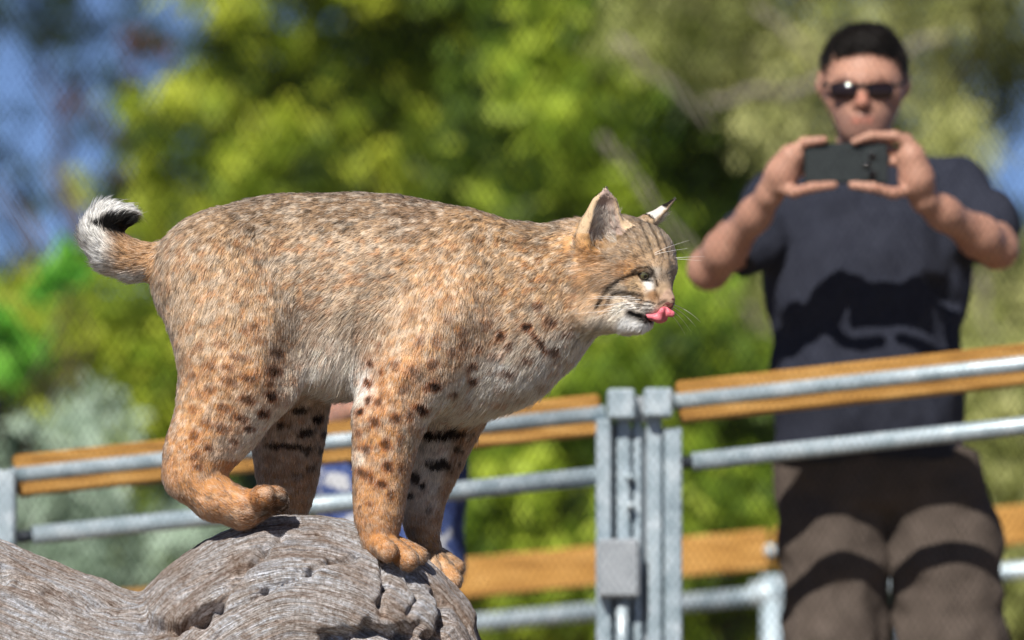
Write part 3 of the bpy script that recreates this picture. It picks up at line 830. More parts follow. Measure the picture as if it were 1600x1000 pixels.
# ---- coat colours: painted over the side of the animal
PX = D_CAT / F_PX
def to_px(P): 
    """Where a point lies on the animal's side, in photograph pixels."""
    sc = P[:, 1] / F_PX
    u = P[:, 0] / sc; v = (P[:, 2] - CAM_Z) / sc
    return 800 + u, 1000 - v
PAINT = [  # px, py, reach, colour (sRGB) along the near side
    (300, 370, 50, (188, 156, 122)), (400, 330, 50, (150, 124, 98)), (520, 325, 50, (146, 120, 94)), (640, 335, 45, (146, 120, 96)), (740, 350, 40, (176, 142, 106)), (830, 365, 40, (170, 140, 108)),
    (350, 440, 60, (206, 172, 134)), (450, 420, 60, (196, 168, 138)), (560, 420, 60, (204, 176, 146)), (680, 420, 60, (200, 164, 126)), (780, 430, 60, (204, 168, 128)),
    (300, 520, 50, (206, 174, 138)), (400, 520, 50, (206, 170, 130)), (470, 510, 30, (178, 150, 122)), (560, 500, 55, (212, 186, 156)), (650, 520, 50, (204, 164, 122)), (760, 500, 50, (208, 172, 134)),
    (520, 570, 40, (232, 220, 204)), (500, 610, 40, (240, 234, 226)), (560, 600, 30, (240, 234, 226)),
    (330, 600, 40, (212, 166, 118)), (400, 590, 40, (210, 160, 108)), (450, 600, 22, (226, 206, 182)), (340, 680, 40, (208, 156, 104)), (400, 660, 22, (226, 204, 178)), (395, 690, 16, (232, 218, 202)),
    (280, 740, 40, (198, 146, 96)), (330, 780, 40, (202, 148, 98)), (400, 780, 30, (178, 126, 82)), (436, 790, 16, (84, 66, 54)), (415, 800, 10, (96, 74, 58)),
    (870, 400, 40, (202, 162, 118)), (880, 460, 40, (214, 176, 132)), (850, 500, 34, (210, 182, 150)), (870, 545, 26, (236, 222, 204)), (810, 560, 30, (224, 206, 184)), (790, 605, 36, (252, 248, 242)), (730, 622, 32, (246, 238, 228)), (700, 580, 34, (206, 172, 136)), (850, 590, 26, (242, 236, 228)), (700, 650, 26, (236, 228, 216)),
    (610, 600, 40, (208, 156, 104)), (600, 680, 40, (204, 152, 100)), (640, 690, 18, (206, 172, 132)), (595, 760, 40, (206, 154, 102)), (560, 720, 10, (238, 220, 200)), (600, 850, 40, (184, 132, 84)), (650, 870, 20, (182, 134, 88)),
    # head
    (915, 400, 22, (212, 158, 96)), (905, 440, 22, (216, 166, 106)), (935, 440, 22, (200, 160, 116)), (960, 390, 22, (160, 134, 106)), (985, 365, 20, (150, 126, 100)), (1020, 370, 20, (168, 144, 116)), (975, 425, 16, (196, 148, 98)), (1035, 395, 16, (190, 160, 128)),
    (990, 445, 12, (206, 176, 138)), (960, 455, 14, (222, 202, 176)), (1012, 443, 7, (250, 246, 240)), (1026, 425, 8, (208, 194, 178)), (1032, 450, 9, (186, 160, 132)), (1040, 462, 9, (184, 154, 134)), (1040, 430, 8, (172, 152, 132)), (1020, 462, 8, (160, 124, 92)), (1003, 464, 7, (180, 150, 120)),
    (985, 478, 8, (242, 234, 224)), (1010, 481, 7, (238, 230, 220)), (960, 485, 10, (234, 224, 208)), (978, 508, 12, (250, 248, 244)), (1000, 512, 10, (248, 246, 242)), (940, 480, 12, (214, 178, 136)), (925, 510, 14, (232, 214, 192)), (940, 515, 10, (232, 222, 206)),
]
PAINT_A = np.array([(a, b, c) for a, b, c, _ in PAINT], float); PAINT_C = np.array([srgb(*c) for *_, c in PAINT])
SPOTS = [(427, 582, 13, 9, .75), (424, 621, 10, 8, .95), (387, 627, 13, 7, .6), (357, 598, 12, 7, .45), (349, 640, 12, 7, .55), (376, 655, 12, 7, .65), (388, 672, 10, 6, .7), (412, 650, 9, 6, .85), (345, 670, 12, 6, .5), (323, 663, 8, 6, .45),
    (302, 682, 7, 8, .5), (326, 703, 8, 6, .55), (305, 714, 7, 7, .45), (309, 731, 9, 5, .5), (381, 517, 8, 5, .4), (396, 511, 8, 5, .4), (432, 553, 12, 7, .6), (390, 591, 14, 7, .55), (327, 574, 10, 7, .45), (356, 576, 11, 6, .5), (373, 559, 12, 6, .5), (327, 612, 9, 7, .45), (300, 640, 8, 6, .35), (345, 540, 9, 5, .35), (310, 545, 8, 5, .3), (405, 535, 10, 5, .45), (420, 600, 8, 6, .6), (365, 690, 8, 5, .55), (300, 590, 8, 6, .35),
    (575, 570, 6, 5, .75), (574, 602, 6, 6, .75), (574, 626, 6, 8, .75), (591, 628, 6, 7, .6), (562, 645, 6, 6, .9), (585, 660, 9, 8, .65), (617, 655, 9, 8, .6), (572, 702, 11, 7, .6), (602, 697, 10, 9, .65), (566, 742, 11, 8, .6), (608, 730, 9, 8, .65), (596, 757, 9, 6, .7), (580, 748, 6, 9, .6), (625, 690, 6, 8, .5), (628, 735, 5, 7, .55), (612, 775, 6, 8, .5), (575, 790, 7, 5, .4),
    (679, 606, 12, 7, .95), (657, 642, 15, 7, 1.0, 25), (676, 571, 9, 9, .6), (644, 582, 9, 8, .5), (652, 535, 7, 10, .45), (683, 535, 7, 10, .45), (724, 541, 9, 8, .5), (722, 521, 9, 8, .4), (780, 525, 7, 8, .75), (792, 545, 7, 6, .6), (739, 577, 9, 6, .65), (706, 552, 7, 8, .5), (823, 513, 7, 7, 1.0), (842, 537, 19, 5, .95, 48), (866, 553, 8, 6, .75), (886, 525, 7, 6, .5), (823, 567, 7, 6, .7), (792, 588, 10, 6, .65), (737, 599, 8, 5, .7), (589, 542, 6, 4, .6), (572, 599, 5, 5, .8), (593, 583, 6, 5, .6), (614, 571, 6, 5, .5), (760, 510, 8, 8, .45), (745, 545, 7, 7, .4), (840, 480, 8, 7, .5), (860, 505, 9, 6, .6), (700, 500, 8, 7, .3), (665, 610, 6, 5, .6), (708, 620, 8, 5, .6),
    (770, 560, 8, 6, .5), (630, 610, 8, 9, .45), (640, 650, 6, 8, .5), (560, 680, 5, 8, .55)]
LINES = [  # face markings: points, half width, darkness
    ([(990, 428), (968, 436), (950, 449), (940, 462), (932, 480)], 4.0, .9), ([(1003, 462), (985, 459), (968, 456), (955, 462), (945, 478)], 3.6, .75), ([(1000, 452), (984, 447), (968, 450)], 2.0, .35),
    ([(1024, 474), (1008, 471), (994, 467)], 1.6, .9), ([(1022, 479), (1006, 477), (992, 474)], 1.4, .85), ([(1018, 484), (1002, 484)], 1.4, .75),
    ([(984, 489), (1000, 494), (1016, 498)], 8.5, 1.0), ([(1000, 500), (1010, 503), (1016, 504)], 4.0, .9), ([(940, 500), (928, 520), (918, 535)], 3.0, .4),
    ([(1000, 347), (1012, 372), (1022, 402)], 2.4, .65), ([(1012, 345), (1026, 370), (1036, 398)], 2.4, .7), ([(986, 350), (998, 376), (1008, 402)], 2.2, .4), ([(1028, 352), (1040, 378), (1046, 400)], 2.0, .6), ([(972, 352), (985, 380), (992, 405)], 2.0, .4),
    ([(988, 424), (1000, 417), (1014, 417), (1022, 424)], 2.4, .85), ([(994, 424), (1004, 436), (1019, 439)], 2.6, .9), ([(1019, 424), (1024, 434), (1028, 446)], 2.6, .85), ([(1010, 428), (1011, 428)], 9, .9), ([(965, 372), (990, 352)], 3.0, .5), ([(1024, 455), (1030, 468)], 2.2, .6), ([(1040, 470), (1030, 474)], 3.0, .7), ([(920, 372), (925, 385), (938, 384)], 5, .5)]
FARBARS = [(690, 683, 46, 9, 1.0), (690, 728, 24, 11, .95), (645, 748, 9, 9, .9), (659, 763, 6, 8, .95), (640, 775, 6, 6, .9), (668, 800, 6, 8, .6), (715, 705, 10, 6, .8), (650, 700, 10, 6, .5),
    (468, 645, 14, 6, .9), (496, 657, 11, 7, 1.0), (440, 667, 10, 7, .8), (480, 680, 14, 8, .9), (508, 680, 6, 7, .85), (455, 700, 26, 6, .9), (484, 706, 9, 6, .8), (503, 708, 5, 6, .8), (487, 734, 7, 7, .7), (466, 745, 14, 5, .5), (432, 700, 16, 7, .8)]

def coat(P, Nn, rng):
    n = len(P)
    px, py = to_px(P)
    px = px + (vnoise(P, 90) - 0.5) * 8; py = py + (vnoise(P + 7, 90) - 0.5) * 6
    w = 1.0 / (((px[:, None] - PAINT_A[None, :, 0]) ** 2 + (py[:, None] - PAINT_A[None, :, 1]) ** 2) / PAINT_A[None, :, 2] ** 2 + 0.05) ** 2.2
    w /= w.sum(1)[:, None]
    c = w @ PAINT_C
    dy = (P[:, 1] - D_CAT) * 1000
    # undersides and inner sides are white to cream
    zz = 1000 - py
    white = np.array(srgb(240, 234, 224))
    under = np.clip((-Nn[:, 2] - 0.25) / 0.4, 0, 1) * ((py > 520) & (py < 720))
    c = c + (white - c) * (under * 0.85)[:, None]
    farleg = (dy > 12) & (py > 585) & (px < 760)
    inner = np.clip((-Nn[:, 1] + 0.35) / 0.7, 0, 1)
    fcol = np.where((px > 560)[:, None], np.array(srgb(226, 214, 198)), np.array(srgb(206, 176, 146)))
    tanc = np.array(srgb(188, 144, 100))
    tt = np.clip((py - 770) / 60, 0, 1) * (px > 560) + np.clip((py - 690) / 60, 0, 1) * (px <= 560)
    fcol = fcol + (tanc - fcol) * np.maximum(tt, np.clip((px - 672 - (800 - py) * 0.25) / 16, 0, 1) * (px > 560))[:, None]
    c = np.where(farleg[:, None], fcol, c)
    inn = (dy < -12) & (Nn[:, 1] > 0.2) & (py > 600)
    c = np.where(inn[:, None], np.array(srgb(226, 208, 184)), c)
    # ticking: faint blotches of warm and pale hair
    body = (py < 720) & (px < 900)
    body = np.clip((800 - py) / 120, 0.55, 1) * (px < 900)
    bl = vnoise(P * (1.0, 1.0, 1.6), 92); bl2 = vnoise(P + 3, 24)
    warm = np.clip((bl - 0.60) / 0.12, 0, 1) * (0.35 + 0.5 * bl2) * body * (py > 370)
    c = c + (np.array(srgb(196, 134, 78)) - c) * (warm * 0.75)[:, None]
    pale = np.clip((0.42 - bl) / 0.15, 0, 1) * body
    c = c + (np.array(srgb(228, 212, 192)) - c) * (pale * 0.42)[:, None]
    fine = vnoise(P * (1, 1, 1.4) + 11, 130)
    c = c * (1 + (fine - 0.5) * 0.55 * body)[:, None]
    c = c * (1 + (vnoise(P + 21, 210) - 0.5) * 0.7 * (px >= 900))[:, None]
    dkn = np.clip((vnoise(P * (1, 1, 1.5) + 5, 85) - 0.64) / 0.1, 0, 1) * body
    c = c * (1 - 0.35 * dkn * np.clip((560 - py) / 200, 0.25, 1))[:, None]
    # spots: orange-brown rim, dark middle
    dark = np.array(srgb(40, 26, 18)); rim = np.array(srgb(162, 92, 40))
    def put(c, e, amt):
        inn_ = np.clip((1.0 - e) / 0.4, 0, 1); out_ = np.clip((1.5 - e) / 0.5, 0, 1)
        c = c + (rim - c) * (out_ * min(1, amt * 0.9))[:, None]
        return c + (dark - c) * (inn_ * np.clip(amt - 0.25, 0, 1) * 1.25).clip(0, .95)[:, None]
    near = (dy < 14) | (py < 580)
    for sp in SPOTS:
        x, y, a, b_, amt = sp[:5]; amt = min(1.0, amt * 1.2); a *= 0.98; b_ *= 0.98; an = R(sp[5]) if len(sp) > 5 else R(12)
        m = near & (np.abs(px - x) < 3 * max(a, b_)) & (np.abs(py - y) < 3 * max(a, b_)) & ~inn
        if not m.any(): continue
        qx, qy = px[m] - x, py[m] - y
        e = np.hypot((qx * math.cos(an) + qy * math.sin(an)) / a, (-qx * math.sin(an) + qy * math.cos(an)) / b_)
        c[m] = put(c[m], e, amt)
    for (x, y, a, b_, amt) in FARBARS:
        m = farleg & (np.abs(px - x) < 3 * a) & (np.abs(py - y) < 3 * b_)
        if not m.any(): continue
        e = np.hypot((px[m] - x) / a, (py[m] - y) / b_)
        inn_ = np.clip((1.25 + (vnoise(P[m], 150) - 0.5) * 0.9 - e) / 0.6, 0, 1)
        c[m] = c[m] + (dark * 0.8 - c[m]) * (inn_ * amt)[:, None]
    fpx, fpy = to_px(P)
    for pts, hw, amt in LINES:
        dmin = np.full(n, 1e9)
        for (x0, y0), (x1, y1) in zip(pts[:-1], pts[1:]):
            ex, ey = x1 - x0, y1 - y0
            t = np.clip(((fpx - x0) * ex + (fpy - y0) * ey) / (ex * ex + ey * ey), 0, 1)
            dmin = np.minimum(dmin, np.hypot(fpx - x0 - t * ex, fpy - y0 - t * ey))
        k = np.clip((hw * 1.5 - dmin) / (hw * 1.3), 0, 1) * amt * (px > 890) * (0.8 + 0.6 * vnoise(P, 170)).clip(0, 1.1)
        c = c + (np.array(srgb(40, 30, 24)) - c) * k[:, None]
    # ears
    for s, (b0, tip, axis, face, side, er) in EARS.items():
        q = P - b0; h = (q @ axis) / np.linalg.norm(tip - b0); sd = np.abs(q @ side); fr = q @ face
        m = (h > (0.05 if s == 1 else 0.2)) & (h < 1.15) & (sd < (er + 3) * mm) & (np.abs(fr) < 0.024)
        back = m & (Nn @ face < 0.0)
        front = m & (Nn @ face >= 0.0)
        bk = np.where(((h > 0.62) | (h < 0.25))[:, None], np.array(srgb(38, 32, 30)), np.array(srgb(222, 214, 206)))
        if s == 1: bk = np.where((h > 0.8)[:, None], np.array(srgb(60, 46, 36)), np.array(srgb(196, 168, 134)))
        c = np.where(back[:, None], bk, c)
        inn2 = np.array(srgb(196, 172, 160)); rimc = np.array(srgb(214, 186, 152))
        edge = np.clip((sd - er * mm * 0.8 * (1 - h * 0.8)) / 0.005 + 0.5, 0, 1)
        c = np.where(front[:, None], inn2 + (rimc - inn2) * edge[:, None], c)
    # tail: tan, white below, dark rings and black tip
    tl = (px < 240) & (py < 450)
    tx = np.array(srgb(204, 160, 112)) + (np.array(srgb(244, 242, 238)) - np.array(srgb(204, 160, 112))) * np.clip(np.maximum((py - 418) / 14 * (px < 222), (182 - px) / 30), 0, 1)[:, None]
    ring = np.clip((9 - np.abs(np.hypot(px - 182, py - 352) - 0) ) / 5, 0, 1)
    tx = tx + (np.array(srgb(120, 86, 58)) - tx) * (np.clip(1 - np.hypot((px - 178) / 18, (py - 366) / 9), 0, 1) * .8 + np.clip(1 - np.abs(px - 205 - (py - 400) * .3) / 7, 0, 1) * .25 * (py < 415))[:, None].clip(0, 1)
    blk = np.clip((1.0 - np.hypot((px - 186) / 40, (py - 344) / 19)) / 0.25, 0, 1)
    blk = np.maximum(blk, np.clip((1.0 - np.hypot((px - 150) / 14, (py - 345) / 6)) / 0.3, 0, 1))
    blk = blk * (py > 328)
    tx = tx + (np.array(srgb(246, 244, 240)) - tx) * np.clip((338 - py) / 8, 0, 1)[:, None]
    tx = tx + (np.array(srgb(20, 17, 18)) - tx) * blk[:, None]
    c = np.where(tl[:, None], tx, c)
    return np.clip(c, 0.002, 0.95)

# ---- skin
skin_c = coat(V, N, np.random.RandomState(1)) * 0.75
me = mesh_np('body', V, Q)
ca = me.color_attributes.new('coat', 'FLOAT_COLOR', 'POINT')
ca.data.foreach_set('color', np.concatenate([skin_c, np.ones((len(V), 1))], 1).astype(np.float32).ravel())
M_skin, nt, b = new_mat('short_undercoat')
at = nd(nt, 'ShaderNodeAttribute', attribute_name='coat')
nt.links.new(at.outputs['Color'], b.inputs['Base Color'])
b.inputs['Roughness'].default_value = 0.95; b.inputs['Specular IOR Level'].default_value = 0.05
body = link('body', me, M_skin, cat)

# ---- coat of hair
rng = np.random.RandomState(42)
T = np.concatenate([Q[:, [0, 1, 2]], Q[:, [0, 2, 3]]])
A_ = 0.5 * np.linalg.norm(np.cross(V[T[:, 1]] - V[T[:, 0]], V[T[:, 2]] - V[T[:, 0]]), axis=1)
cen = V[T].mean(1)
cpx, cpy = to_px(cen)
facing = N[T[:, 0]][:, 1]
dens = np.ones(len(T)); dens[cpx > 895] = 3.2; dens[(cpy > 690)] = 1.6; dens[(cpx < 262) & (cpy < 450)] = 1.5
dens *= np.where(facing > 0.45, 0.4, 1.0)
pw = A_ * dens; pw /= pw.sum()
NH = 350000
ti = rng.choice(len(T), NH, p=pw)
r1, r2 = rng.rand(NH), rng.rand(NH); sw = r1 + r2 > 1; r1[sw], r2[sw] = 1 - r1[sw], 1 - r2[sw]
P0 = V[T[ti, 0]] * (1 - r1 - r2)[:, None] + V[T[ti, 1]] * r1[:, None] + V[T[ti, 2]] * r2[:, None]
NN = N[T[ti, 0]] * (1 - r1 - r2)[:, None] + N[T[ti, 1]] * r1[:, None] + N[T[ti, 2]] * r2[:, None]
NN /= np.linalg.norm(NN, axis=1)[:, None]
hpx, hpy = to_px(P0)
# no hair on the nose leather and in the eyes
keep = np.linalg.norm(P0 - H(100, 0, -28), axis=1) > 0.013
for s in (1, -1):
    keep &= np.linalg.norm(P0 - (EYE[s][0] + EYE[s][1] * 9 * mm), axis=1) > 0.0078
P0, NN, hpx, hpy = P0[keep], NN[keep], hpx[keep], hpy[keep]
NH = len(P0)
FL = np.zeros((NH, 3)); LE = np.zeros(NH); LI = np.zeros(NH); WS = np.zeros(NH)
for (a, b_, ra, rb, M, fl, fu, li) in BONES:
    d = Field.dist(P0[:, 0], P0[:, 1], P0[:, 2], a, b_, ra, rb, M)
    w = np.exp(-np.clip(d, -0.002, 1) / 0.009) + 1e-12
    FL += w[:, None] * fl; LE += w * fu; LI += w * li; WS += w
LE /= WS; LI /= WS
FL -= NN * np.sum(FL * NN, 1)[:, None]; FL /= np.linalg.norm(FL, axis=1)[:, None] + 1e-9
cell = np.floor((P0 + (vnoise(P0, 120)[:, None] - 0.5) * 0.01) / 0.0085).astype(np.int64)
hsh = (cell[:, 0] * 73856093 ^ cell[:, 1] * 19349663 ^ cell[:, 2] * 83492791) % 9973
tabl = rng.randn(9973, 3)
CJ = tabl[hsh]
Dr = FL + CJ * 0.07 + rng.randn(NH, 3) * 0.17
Dr -= NN * np.sum(Dr * NN, 1)[:, None]; Dr /= np.linalg.norm(Dr, axis=1)[:, None]
lift = np.clip(LI + CJ[:, 0] * 0.06 + rng.randn(NH) * 0.09, 0.08, 1.0)
earf = np.zeros(NH, bool)
for s_, (b0, tip, axis, face, side, er) in EARS.items():
    q = P0 - b0; h = (q @ axis) / np.linalg.norm(tip - b0)
    earf |= (h > -0.15) & (h < 0.5) & (np.abs(q @ side) < er * 0.6 * mm) & (np.abs(q @ face) < 0.02) & (NN @ face > 0.2)
earw = earf & (rng.rand(NH) < 0.2)
LE[earw] = 17; lift[earw] += 0.35
Ln = LE * mm * (0.7 + 0.5 * rng.rand(NH)) * (1 + 0.12 * CJ[:, 1])
guard = rng.rand(NH) < 0.05; Ln[guard] *= 1.35
K = 5
tt = np.linspace(0, 1, K)
PTS = np.zeros((NH, K, 3), np.float32)
up = NN * np.sin(lift)[:, None]; al = Dr * np.cos(lift)[:, None]
for i, t in enumerate(tt):
    PTS[:, i] = P0 - NN * 0.001 + Ln[:, None] * (al * t + up * (t - 0.42 * t * t) * 1.15) + np.array((0, 0, -1.0)) * (Ln * 0.10 * t * t)[:, None]
colr = coat(PTS[:, 3].astype(float), NN, rng)
# hair colours: banded, some hairs white-tipped, some dark
u = rng.rand(NH)
bodym = ((hpx < 900) & (hpy < 700))
ti_ = 1.0 + rng.randn(NH) * 0.13
mixw = np.clip((u - 0.75) / 0.25, 0, 1) * 0.5
colr = colr + (np.array(srgb(240, 230, 216)) - colr) * (mixw * (colr.mean(1) > 0.12))[:, None]
dk = (u < 0.26 * np.clip((520 - hpy) / 160, 0, 1)) & bodym
colr[dk] *= 0.30
dk2 = (u < 0.09) & ~dk
colr[dk2] *= 0.6
colr[earw] = colr[earw] * 0.3 + np.array(srgb(236, 228, 216)) * 0.7
_l = colr @ np.array((0.3, 0.6, 0.1)); _sat = np.where(hpy < 640, 0.80, 0.74)[:, None]
colr = _l[:, None] + (colr - _l[:, None]) * _sat
colr = colr ** 1.12 * 1.08
colr = np.clip(colr * ti_[:, None] * (1 + 0.05 * CJ[:, 2:3]), 0.004, 0.95)

def unit_rows(A): return A / (np.linalg.norm(A, axis=1)[:, None] + 1e-9)
def hair(name, pts, rad, cols, mat, parent, nrm=None):
    hc = bpy.data.hair_curves.new(name)
    n, k = pts.shape[:2]
    hc.add_curves([k] * n)
    hc.points.foreach_set('position', pts.reshape(-1).astype(np.float32))
    hc.points.foreach_set('radius', rad.reshape(-1).astype(np.float32))
    at = hc.attributes.new('tint', 'FLOAT_COLOR', 'CURVE')
    at.data.foreach_set('color', np.concatenate([cols, np.ones((n, 1))], 1).astype(np.float32).ravel())
    if nrm is not None:
        an = hc.attributes.new('lie', 'FLOAT_VECTOR', 'CURVE'); an.data.foreach_set('vector', nrm.astype(np.float32).ravel())
    return link(name, hc, mat, parent)
M_fur, nt, b = new_mat('fur')
nt.nodes.remove(b)
at = nd(nt, 'ShaderNodeAttribute', attribute_name='tint')
hi = nt.nodes.new('ShaderNodeHairInfo')
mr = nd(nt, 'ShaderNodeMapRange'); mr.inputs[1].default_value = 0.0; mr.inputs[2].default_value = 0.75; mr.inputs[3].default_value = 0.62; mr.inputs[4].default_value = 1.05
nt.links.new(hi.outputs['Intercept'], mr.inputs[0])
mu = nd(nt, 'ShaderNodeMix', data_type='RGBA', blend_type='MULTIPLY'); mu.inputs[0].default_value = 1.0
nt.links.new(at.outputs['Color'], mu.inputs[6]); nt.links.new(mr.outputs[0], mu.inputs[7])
hb = nt.nodes.new('ShaderNodeBsdfHairPrincipled')
hb.parametrization = 'COLOR'
hb.inputs['Roughness'].default_value = 0.45; hb.inputs['Radial Roughness'].default_value = 0.6
hb.inputs['Random Roughness'].default_value = 0.3
nt.links.new(mu.outputs[2], hb.inputs['Color'])
df = nt.nodes.new('ShaderNodeBsdfDiffuse'); nt.links.new(mu.outputs[2], df.inputs['Color'])
mxs = nt.nodes.new('ShaderNodeMixShader'); mxs.inputs[0].default_value = 0.62
ln_ = nd(nt, 'ShaderNodeAttribute', attribute_name='lie'); nt.links.new(ln_.outputs['Vector'], df.inputs['Normal'])
nt.links.new(hb.outputs[0], mxs.inputs[1]); nt.links.new(df.outputs[0], mxs.inputs[2])
nt.links.new(mxs.outputs[0], nt.nodes['Material Output'].inputs['Surface'])
wr = np.array((1.0, 0.95, 0.8, 0.55, 0.12))
base_r = np.where(hpx > 895, 0.28, 0.35) * mm * (0.8 + 0.4 * rng.rand(NH))
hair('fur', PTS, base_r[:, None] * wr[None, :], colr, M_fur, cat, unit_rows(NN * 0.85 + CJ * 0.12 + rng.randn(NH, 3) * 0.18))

# ---- eyes
def eye_mat():
    m, nt, b = new_mat('cat_eye')
    tc = nt.nodes.new('ShaderNodeTexCoord'); sx = nt.nodes.new('ShaderNodeSeparateXYZ')
    nt.links.new(tc.outputs['Object'], sx.inputs[0])
    # the eye looks along its own +X axis: distance from that axis picks pupil, iris and rim
    ln = nd(nt, 'ShaderNodeVectorMath', operation='LENGTH'); cmb = nt.nodes.new('ShaderNodeCombineXYZ')
    nt.links.new(sx.outputs[1], cmb.inputs[1]); nt.links.new(sx.outputs[2], cmb.inputs[2]); nt.links.new(cmb.outputs[0], ln.inputs[0])
    sc = nd(nt, 'ShaderNodeMath', operation='MULTIPLY'); sc.inputs[1].default_value = 92.0
    nt.links.new(ln.outputs['Value'], sc.inputs[0])
    rp = ramp(nt, [(0.0, (0.004, 0.004, 0.004)), (0.20, (0.004, 0.004, 0.004)), (0.30, (0.05, 0.048, 0.022)), (0.52, (0.085, 0.08, 0.036)), (0.62, (0.05, 0.04, 0.02)), (0.70, (0.015, 0.012, 0.01))], sc.outputs[0])
    nt.links.new(rp.outputs[0], b.inputs['Base Color'])
    b.inputs['Roughness'].default_value = 0.06; b.inputs['Coat Weight'].default_value = 0.6
    return m
M_eye = eye_mat()
for s in (1, -1):
    ec, ef = EYE[s]
    gaze = unit(hf * 0.86 + hl * s * 0.5)
    bm = MB(); vs_, fs_ = [], []
    nu, nw = 24, 16
    for i in range(nw + 1):
        th = math.pi * i / nw
        for j in range(nu):
            ph = 2 * math.pi * j / nu
            bulge = 1.0 + 0.10 * max(0, math.cos(th) - 0.72) / 0.28
            vs_.append((0.0100 * math.cos(th) * bulge, 0.0100 * math.sin(th) * math.cos(ph), 0.0100 * math.sin(th) * math.sin(ph)))
    for i in range(nw):
        for j in range(nu):
            a_, c_ = i * nu + j, i * nu + (j + 1) % nu
            fs_.append((a_, c_, c_ + nu, a_ + nu))
    o = link('eye', mesh_np('eye', vs_, fs_), M_eye, cat)
    o.location = Vector(ec + ef * 1.5 * mm) - cat.location
    o.rotation_euler = Vector(gaze).to_track_quat('X', 'Z').to_euler()

# ---- nose leather, tongue, whiskers, claws
M_nose = noise_mat('nose_leather', [(0.3, (0.10, 0.035, 0.03)), (0.7, (0.22, 0.09, 0.075))], scale=90, rough=0.4, bump=0.3, bump_scale=500, dist=0.0006)
nfz = Field(H(70, 0, -50) - 0.04, H(90, 0, -30) + 0.04, 0.0014)
nfz.cone(H(92, 0, -26), H(95.5, 0, -31), 9.5 * mm, 6.5 * mm, 0.004)
nfz.cone(H(96, 0, -32), H(95, 0, -38), 4.5 * mm, 2.5 * mm, 0.004)
for s in (1, -1):
    nfz.cone(H(95, 6 * s, -30), H(92.5, 8.5 * s, -33), 4.5 * mm, 3.2 * mm, 0.004)
    nfz.cone(H(102, 5.5 * s, -32), H(97, 10 * s, -33), 2.4 * mm, 2.2 * mm, 0.002, cut=True)
v_, q_ = nfz.mesh(); link('nose', mesh_np('nose', relax(v_, q_, 1), q_), M_nose, cat)
M_tongue = noise_mat('tongue_pink', [(0.35, (0.50, 0.085, 0.12)), (0.65, (0.72, 0.20, 0.24))], scale=120, rough=0.42, bump=0.8, bump_scale=700, dist=0.0008, spec=0.5)
M_tongue.node_tree.nodes['Principled BSDF'].inputs['Subsurface Weight'].default_value = 0.15
M_tongue.node_tree.nodes['Principled BSDF'].inputs['Subsurface Radius'].default_value = (0.01, 0.003, 0.002)
tf = Field(H(85, 0, -50) - 0.05, H(85, 0, -50) + 0.05, 0.0014)
flat = np.stack([hf, hl * 0.62, hu * 1.5])
for i, (a, b_, r) in enumerate((((62, 6, -58), (82, 9, -56), 9), ((82, 9, -56), (93, 9, -53), 10))):
    tf.cone(H(*a), H(*b_), r * mm, r * mm, 0.004, flat)
fl2 = np.stack([hf * 1.5, hl * 0.75, hu * 0.95])
tf.cone(H(95, 9, -52), H(97, 8, -42), 9.5 * mm, 8.5 * mm, 0.004, fl2)
tf.cone(H(99, 5, -42), H(104, -1, -42), 7 * mm, 5.5 * mm, 0.003)
tf.cone(H(103, 8, -54), H(100, 9, -36), 1.6 * mm, 1.6 * mm, 0.006, cut=True)
v_, q_ = tf.mesh(); link('tongue', mesh_np('tongue', relax(v_, q_, 2), q_), M_tongue, cat)
M_whisk, nt, b = new_mat('white_whisker'); b.inputs['Base Color'].default_value = (0.85, 0.83, 0.8, 1); b.inputs['Roughness'].default_value = 0.4
wr_ = np.random.RandomState(8)
def whisker(p, d, L, bend, r=0.55):
    t = np.linspace(0, 1, 9)[:, None]
    d = unit(d)
    pts = p + d * L * mm * t + np.array(bend) * mm * t ** 2
    MB().tube(pts, np.linspace(r, 0.08, 9) * mm, 6).build('whisker', M_whisk, cat, True)
for i in range(9):
    row, cl_ = divmod(i, 3)
    st_ = H(70 - cl_ * 8, 31 + row * 0.5, -36 - row * 6)
    tgt = C(905 + cl_ * 18 + wr_.rand() * 10, 452 + row * 18 + cl_ * 4 + wr_.rand() * 8, -95 - wr_.rand() * 30)
    whisker(st_, tgt - st_, np.linalg.norm(tgt - st_) / mm * (0.85 + 0.3 * wr_.rand()), (0, 0, -10 + 12 * wr_.rand()))
for i in range(4):
    st_ = H(48, 22, 24) if i < 2 else H(50, -22, 24)
    whisker(st_, hf * (0.9 + 0.2 * i) + hu * (1.0 - 0.15 * i) + hl * (0.1), 62 - 8 * i, (22, 0, -2), 0.34)
for i in range(4):
    st_ = H(70 - i * 5, -31, -38 - 3 * i)
    whisker(st_, hf * 0.3 - hl * 1.0 - hu * (0.1 + 0.1 * i), 75, (-10, 0, -12))

# ------------------------------------------------------------------ the man with the phone
M_skinp = noise_mat('skin', [(0.3, (0.43, 0.22, 0.155)), (0.7, (0.54, 0.30, 0.215))], scale=18, rough=0.5, bump=0.1, bump_scale=300, dist=0.0006, spec=0.35)
M_skinp.node_tree.nodes['Principled BSDF'].inputs['Subsurface Weight'].default_value = 0.12
M_skinp.node_tree.nodes['Principled BSDF'].inputs['Subsurface Radius'].default_value = (0.012, 0.004, 0.002)
M_shirt = noise_mat('charcoal_knit', [(0.3, (0.024, 0.027, 0.042)), (0.7, (0.036, 0.040, 0.058))], scale=60, rough=0.9, bump=0.3, bump_scale=900, dist=0.001, spec=0.1)
M_trousers = noise_mat('brown_grey_twill', [(0.3, (0.085, 0.068, 0.057)), (0.7, (0.125, 0.10, 0.085))], scale=25, rough=0.9, bump=0.4, bump_scale=500, dist=0.001, spec=0.1)
